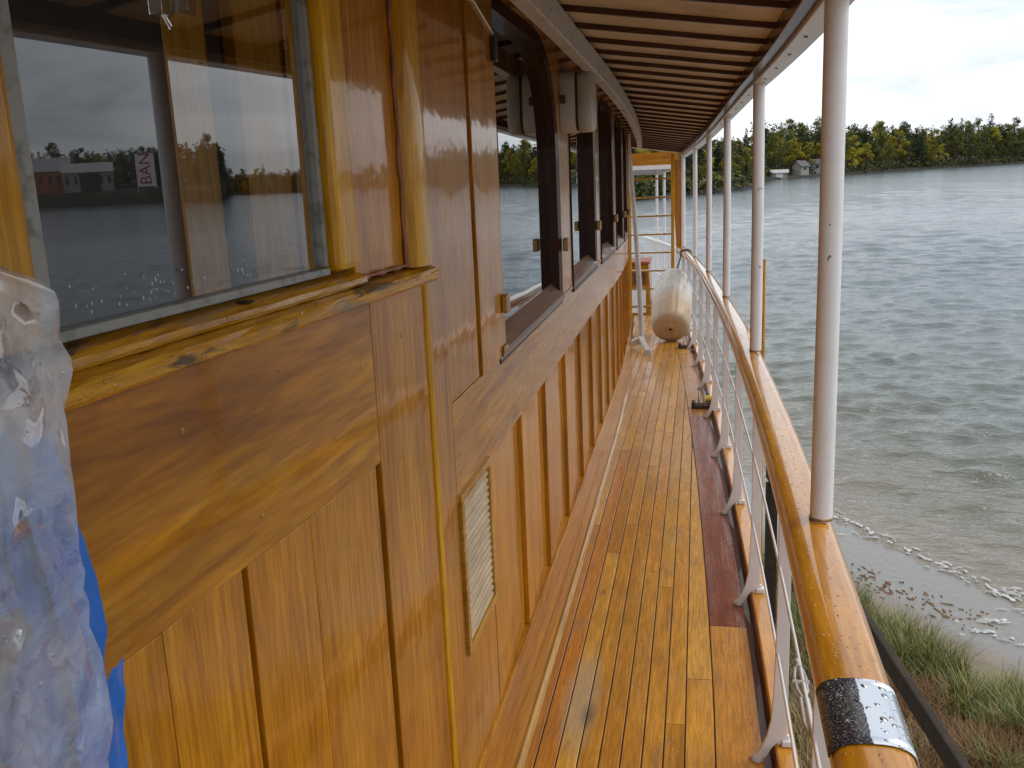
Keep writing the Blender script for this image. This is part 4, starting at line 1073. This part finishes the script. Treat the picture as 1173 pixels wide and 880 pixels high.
# grass and ferns
mb = MB(); rg_ = random.Random(9)
GC = {'g': [(.13, .14, .025), (.18, .19, .035), (.09, .11, .022), (.30, .28, .08)], 'r': [(.22, .10, .025), (.17, .085, .03), (.26, .15, .05)], 's': [(.34, .27, .12), (.28, .20, .08), (.20, .17, .06)]}
def grassmix(x, y):
    s_ = -shore_s(x, y); n_ = mn.noise(Vector((x*1.1, y*1.1, 4)))
    n2 = mn.noise(Vector((x*1.7, y*1.7, 14)))
    k_ = s_+n_*.7
    if k_ < 2.6: return 'g' if n2 > -.35 else 's'
    if k_ < 3.25: return 'r' if n2 > -.2 else 'g'
    return 's' if n2 > -.05 else 'r'
cnt = 0
while cnt < 95000:
    x = rg_.uniform(.7, 5.5); y = rg_.uniform(3.5, 10.6)
    s_ = -shore_s(x, y)
    if s_ < 1.8+.4*mn.noise(Vector((x*1.5, y*1.5, 2))): continue
    if y < 9 and rg_.random() > .75 and False: continue
    d_ = mn.noise(Vector((x*2.2, y*2.2, 9)))
    if d_ < -.25 and rg_.random() < .75: continue
    kx = grassmix(x, y); c = rg_.choice(GC[kx]); c = tuple(q*rg_.uniform(.7, 1.25) for q in c)
    h = rg_.uniform(.09, .27)*(1.25 if kx == 'g' else .8)*(1+.5*d_); a = rg_.uniform(0, 6.28); ln = rg_.uniform(.2, 1.1)*h
    w_ = rg_.uniform(.0018, .0042); z = beach_h(x, y)-.01
    dx, dy = math.cos(a), math.sin(a)
    p0 = (x-dy*w_, y+dx*w_, z); p1 = (x+dy*w_, y-dx*w_, z)
    m0 = (x+dx*ln*.35-dy*w_*.8, y+dy*ln*.35+dx*w_*.8, z+h*.6); m1 = (x+dx*ln*.35+dy*w_*.8, y+dy*ln*.35-dx*w_*.8, z+h*.6)
    tp_ = (x+dx*ln, y+dy*ln, z+h)
    mb.add([p0, p1, m1, m0, tp_], [(0, 1, 2, 3), (3, 2, 4)], col=c); cnt += 1
m, t, b = mat('grass_blades'); t.links.new(nd(t, 'ShaderNodeAttribute', attribute_name='tone').outputs['Color'], b.inputs['Base Color']); b.inputs['Roughness'].default_value = .6
tag(mb.build('shore_grass', m), kind='stuff')

# ================================================================ FOREST
def leaf_mat(name, cs, var=.45):
    m, t, b = mat(name); g = nd(t, 'ShaderNodeNewGeometry'); oi = nd(t, 'ShaderNodeObjectInfo').outputs['Random']
    col = ramp(t, g.outputs['Random Per Island'], [(0, cs[0]), (.5, cs[1]), (1, cs[2])])
    col = mixc(t, 1.0, col, ramp(t, oi, [(0, 1-var), (1, 1+var)]), 'MULTIPLY')
    t.links.new(col, b.inputs['Base Color']); b.inputs['Roughness'].default_value = .7; b.inputs['Specular IOR Level'].default_value = .2
    return m
LM = {'conifer': leaf_mat('conifer_needles', [(.016, .028, .012), (.030, .046, .018), (.055, .070, .026)]),
      'leafy': leaf_mat('green_leaves', [(.055, .068, .015), (.11, .12, .022), (.20, .19, .036)]),
      'golden': leaf_mat('yellow_leaves', [(.16, .15, .018), (.32, .27, .025), (.46, .37, .04)])}
bark_m = paint('bark', (.06, .045, .035), .9, .4)
def tri_cloud(mb, c, rx, rz, n, size, rr):
    for _ in range(n):
        while True:
            p = (rr.uniform(-1, 1), rr.uniform(-1, 1), rr.uniform(-1, 1))
            if p[0]**2+p[1]**2+p[2]**2 < 1: break
        o = Vector((c[0]+p[0]*rx, c[1]+p[1]*rx, c[2]+p[2]*rz)); s_ = size*rr.uniform(.5, 1.3)
        a = Vector((rr.gauss(0, 1), rr.gauss(0, 1), rr.gauss(0, .6))).normalized()*s_; b = Vector((rr.gauss(0, 1), rr.gauss(0, 1), rr.gauss(0, .8))).normalized()*s_
        mb.add([o-a*.5, o+a*.5, o+b*.8], [(0, 1, 2)])
def make_tree(kind, seed, H_):
    rr = random.Random(seed); mb = MB(); tk = MB()
    if kind == 'conifer':
        style = seed % 3; base_h = H_*(.15 if style < 2 else .4); R0 = H_*rr.uniform(.19, .27)
        n = 22
        for i in range(n):
            f_ = i/(n-1); z = base_h+(H_-base_h)*f_
            rad = R0*((1-f_)**.7 if style < 2 else (1-f_)**.5*min(1, .45+f_*1.6))+.25
            for j in range(5 if f_ < .8 else 3):
                a = rr.uniform(0, 6.28); q = rad*rr.uniform(.45, 1.05)*(1.25 if rr.random() < .12 else 1)
                tri_cloud(mb, (math.cos(a)*q*.62, math.sin(a)*q*.62, z-.12*q), q*.42+.12, .32+.12*q, 17 if f_ < .85 else 7, .46, rr)
        tk.tube([(0, 0, -1), (rr.uniform(-.1, .1), 0, H_*.5), (0, 0, H_*.98)], [H_*.014, H_*.009, .03], 7)
    else:
        R0 = H_*rr.uniform(.24, .32); nb = rr.randint(11, 15)
        for i in range(nb):
            a = rr.uniform(0, 6.28); f_ = (i+.5)/nb; z = H_*(.28+.68*f_); q = R0*(math.sin(math.pi*(.15+.8*f_)))*rr.uniform(.35, .85)
            rad = R0*rr.uniform(.32, .52)*(1-.35*f_)
            tri_cloud(mb, (math.cos(a)*q, math.sin(a)*q, z), rad, rad*.8, 190, .40, rr)
            tk.tube([(0, 0, H_*(.15+.4*f_)), (math.cos(a)*q, math.sin(a)*q, z)], [H_*.007, H_*.003], 5)
        tk.tube([(0, 0, -1), (rr.uniform(-.3, .3), .1, H_*.45), (0, .1, H_*.85)], [H_*.018, H_*.012, .04], 7)
    return mb, tk
LAB = {'conifer': ('pine_tree', 'dark green conifer in the wooded far shore'), 'leafy': ('broadleaf_tree', 'mid green broadleaf tree in the wooded far shore'), 'golden': ('autumn_tree', 'yellow autumn tree among the dark far shore trees')}
protos = {}
for kd in LM:
    for v_ in range(5 if kd == 'conifer' else 3):
        H_ = {'conifer': [13, 14, 12.5, 13.5, 11.5], 'leafy': [12, 13, 11], 'golden': [11, 9, 12]}[kd][v_]
        cr, tk = make_tree(kd, 10*v_+{'conifer': 1, 'leafy': 2, 'golden': 3}[kd]+v_, H_)
        o = bpy.data.objects.new(LAB[kd][0], None); tag(o, LAB[kd][1], 'tree', kd.replace('golden', 'yellow autumn')+' trees along the far shore')
        COL.objects.link(o); t2 = tk.build('trunk', bark_m, o); c2_ = cr.build('crown', LM[kd], o)
        protos[(kd, v_)] = [o, False]
def where(a, ri):
    reg = ('left of the white cottages' if a < 3.9 else 'around the white cottages' if a < 7.3 else 'just right of the nearest post' if a < 11 else 'midway between nearest post and right edge' if a < 14.5 else 'at the right edge of the view' if a < 18 else 'seen low in the far window reflections' if a < 34.8 else 'behind the sheds reflected in the near window')
    return ('front row ' if ri == 0 else 'middle row ' if ri < 3 else 'back row ')+reg, reg
def plant(kd, v_, x, y, s_, rot, a=15, ri=2):
    pr_ = protos[(kd, v_)]
    if not pr_[1]: o = pr_[0]; pr_[1] = True
    else: o = copy_tree(pr_[0])
    wh, reg = where(a, ri)
    o['label'] = {'conifer': 'dark green conifer, ', 'leafy': 'mid green broadleaf tree, ', 'golden': 'yellow autumn tree, '}[kd]+wh; o['group'] = {'conifer': 'conifers ', 'leafy': 'broadleaf trees ', 'golden': 'yellow trees '}[kd]+wh
    o.location = (x, y, land_h(x, y)-.1); o.scale = (s_*1.05, s_*1.05, s_); o.rotation_euler = (0, 0, rot)
    return o
rt = random.Random(21); placed = 0
def kindpick(a, d):
    n_ = mn.noise(Vector((a*.55, d*.05, 3))); g_ = mn.noise(Vector((a*.9, d*.04, 33)))+.12*(d < 25)
    if g_ > .22: return 'golden'
    if n_ > .12: return 'leafy'
    return rt.choices(['conifer', 'leafy', 'golden'], [.58, .30, .12])[0]
a = -4.5
rows = [(3, .95), (11, 1.0), (20, 1.1), (32, 1.15), (46, 1.2)]
N_T = 0
for ri, (d, sc_) in enumerate(rows):
    a = -4.0+rt.random()
    while a < 46.8:
        r_ = rsh(a)+d+rt.uniform(-2.5, 3)
        gap = 34.3 < a < 35.2
        town = 35.4 < a < 46
        hs = sc_*rt.uniform(.85, 1.24)
        if 18.5 < a < 34.8: hs *= .72
        if a < 3.2: hs *= .42+.1*ri*.3
        if town and d < 30: a += 3.0; continue
        houses = 3.8 < a < 7.2
        if houses and ri == 0: a += .3; continue
        kd = kindpick(a, d)
        if ri == 0: kd = rt.choices([kd, 'golden', 'leafy'], [.5, .2, .3])[0]; hs *= .78
        v_ = rt.randrange(5 if kd == 'conifer' else 3)
        x = r_*math.sin(R(a)); y = r_*math.cos(R(a))
        if N_T < 298: plant(kd, v_, x, y, hs, rt.uniform(0, 6.28), a, ri); N_T += 1
        w_ = (4.4 if a < 18 else 7.5)*(1 if a > 3.2 else .55)
        a += math.degrees(w_*rt.uniform(.8, 1.25)/r_)
for key, pr_ in protos.items():
    if not pr_[1]: plant(key[0], key[1], 200*math.sin(R(10))+260, 560, 1, 0)
print('trees', N_T)
# the wood behind: one mass
mb = MB(); rw = random.Random(2)
for _ in range(4200):
    a = rw.uniform(-12, 50); town = 34.8 < a < 47
    d = rw.uniform(30 if not town else 44, 75); r_ = rsh(a)+d; x = r_*math.sin(R(a)); y = r_*math.cos(R(a)); h = land_h(x, y)
    hh = rw.uniform(8, 14)*(.62 if 18.5 < a < 34.8 else 1)*(.5 if a < 3.2 else 1)
    for kk in range(3):
        tri_cloud(mb, (x+rw.gauss(0, 1), y+rw.gauss(0, 1), h+hh*(.25+.33*kk)), 1.9-.4*kk, hh*.2, 14, .95, rw)
for _ in range(3600):     # undergrowth at the water's edge
    a = rw.uniform(-12, 35); d = rw.uniform(.3, 14); r_ = rsh(a)+d; x = r_*math.sin(R(a)); y = r_*math.cos(R(a)); h = land_h(x, y)
    if 3.9 < a < 7.2 and d < 9: continue
    tri_cloud(mb, (x, y, h+rw.uniform(.2, 1.8)), 1.6, .9, 10, .8, rw)
wm = leaf_mat('distant_wood', [(.022, .032, .014), (.05, .058, .018), (.15, .13, .03)])
tag(mb.build('distant_wood', wm), kind='stuff')

# ================================================================ BUILDINGS ON THE FAR SHORE
def house(name, label, az_, d, w_, dp, hw, hr, wallm, roofm, rot=0, zb=None, doors=0):
    r_ = rsh(az_)+d; x = r_*math.sin(R(az_)); y = r_*math.cos(R(az_)); z = land_h(x, y)-.3 if zb is None else zb
    o = empty(name, (x, y, z), label, 'building')
    mb = MB(); mb.box(-w_/2, w_/2, -dp/2, dp/2, -2, hw)
    mb.add([(-w_/2, -dp/2, hw), (-w_/2, dp/2, hw), (-w_/2, 0, hw+hr), (w_/2, -dp/2, hw), (w_/2, dp/2, hw), (w_/2, 0, hw+hr)], [(0, 2, 1), (3, 4, 5)])
    mb.build('wall', wallm, o, world=False)
    mb = MB(); e = .4
    for s_ in (-1, 1):
        P = [(-w_/2-e, s_*(dp/2+e), hw-.25), (w_/2+e, s_*(dp/2+e), hw-.25), (w_/2+e, 0, hw+hr+.02), (-w_/2-e, 0, hw+hr+.02)]
        mb.hexa([Vector(p) for p in P]+[Vector(p)+Vector((0, 0, .18)) for p in P])
    mb.build('roof', roofm, o, world=False)
    n = max(1, int(w_/2.6))
    for i in range(n):
        cx_ = -w_/2+w_*(i+.5)/n
        if doors and i % 2 == 0:
            mb = MB(); mb.box(cx_-1, cx_+1, -dp/2-.06, -dp/2-.01, 0, hw*.82); mb.build('boat_door', white_m, o, world=False)
        else:
            mb = MB(); mb.box(cx_-.5, cx_+.5, -dp/2-.06, -dp/2-.01, hw*.4, hw*.78); mb.build('window', black_m, o, world=False)
    o.rotation_euler = (0, 0, -R(az_)+rot)
    return o
cottage = paint('pale_siding', (.30, .285, .25), .7, .2); roofg = paint('grey_roof', (.09, .09, .095), .8, .3); roofl = paint('light_roof', (.42, .42, .42), .7, .3)
orangew = paint('orange_siding', (.42, .10, .03), .7, .3)
house('boathouse', 'low white boathouse at the water edge of the far shore', 4.55, 2.5, 4.4, 3, 1.5, .6, cottage, roofl, doors=1, zb=WZ+.5)
house('cottage', 'cream gabled cottage above the boathouse on the far shore', 5.7, 7, 3.6, 3.4, 1.9, 1.4, cottage, roofg, R(50), zb=WZ+1.6)
house('cottage', 'half hidden grey cottage right of the gabled one', 6.6, 10, 4, 4, 2.4, 1.2, paint('grey_siding', (.3, .3, .3), .7, .2), roofg, zb=WZ+1.6)
house('warehouse', 'tall orange warehouse with grey roof reflected in the near window', 44.2, 14, 20, 9, 8.0, 4.6, orangew, roofl, zb=WZ+5)
house('warehouse', 'second orange shed beside the tall orange warehouse', 46.4, 20, 12, 8, 11.0, 2.2, orangew, roofg, zb=WZ+5)
w3 = house('marquee_shed', 'open fronted white shed reflected in the near window', 41.9, 12, 17, 9, 7.0, 3.0, cottage, roofl, zb=WZ+5)
mb = MB(); mb.box(-4.0, 3.0, -4.62, -4.52, 0, 6.4); mb.build('opening_shade', black_m, w3, world=False)  # flat black panel stands in for the shade inside the open front
# banner on two poles
a_b = 38.9; r_ = rsh(a_b)+4; x = r_*math.sin(R(a_b)); y = r_*math.cos(R(a_b))
bn = empty('banner_sign', (x, y, WZ+4.9), 'tall white banner with red letters standing on the reflected quay', 'sign'); bn.rotation_euler = (0, 0, -R(a_b))
mb = MB(); mb.box(-3.0, 3.0, -.12, 0, .8, 12.0); mb.build('banner_panel', white_m, bn, world=False)
mb = MB()
for s_ in (-3.1, 3.1): mb.tube([(s_, .1, -1), (s_, .1, 12.2)], .12, 8)
mb.build('banner_frame', steel_m, bn, world=False)
cu = bpy.data.curves.new('lettering', 'FONT'); cu.body = 'BAN'; cu.size = 5.4; cu.extrude = .03; cu.align_x = 'LEFT'; cu.align_y = 'CENTER'
to = bpy.data.objects.new('lettering', cu); COL.objects.link(to)
bpy.context.view_layer.update()
tm = bpy.data.meshes.new_from_object(to.evaluated_get(bpy.context.evaluated_depsgraph_get())); bpy.data.objects.remove(to)
tm.materials.append(paint('red_lettering', (.45, .03, .02), .6, .1))
lo = bpy.data.objects.new('lettering', tm); COL.objects.link(lo); lo.parent = bn; lo.location = (0, -.16, 1.4); lo.rotation_euler = (R(90), R(-90), 0)
for v in tm.vertices: v.co.y = -v.co.y
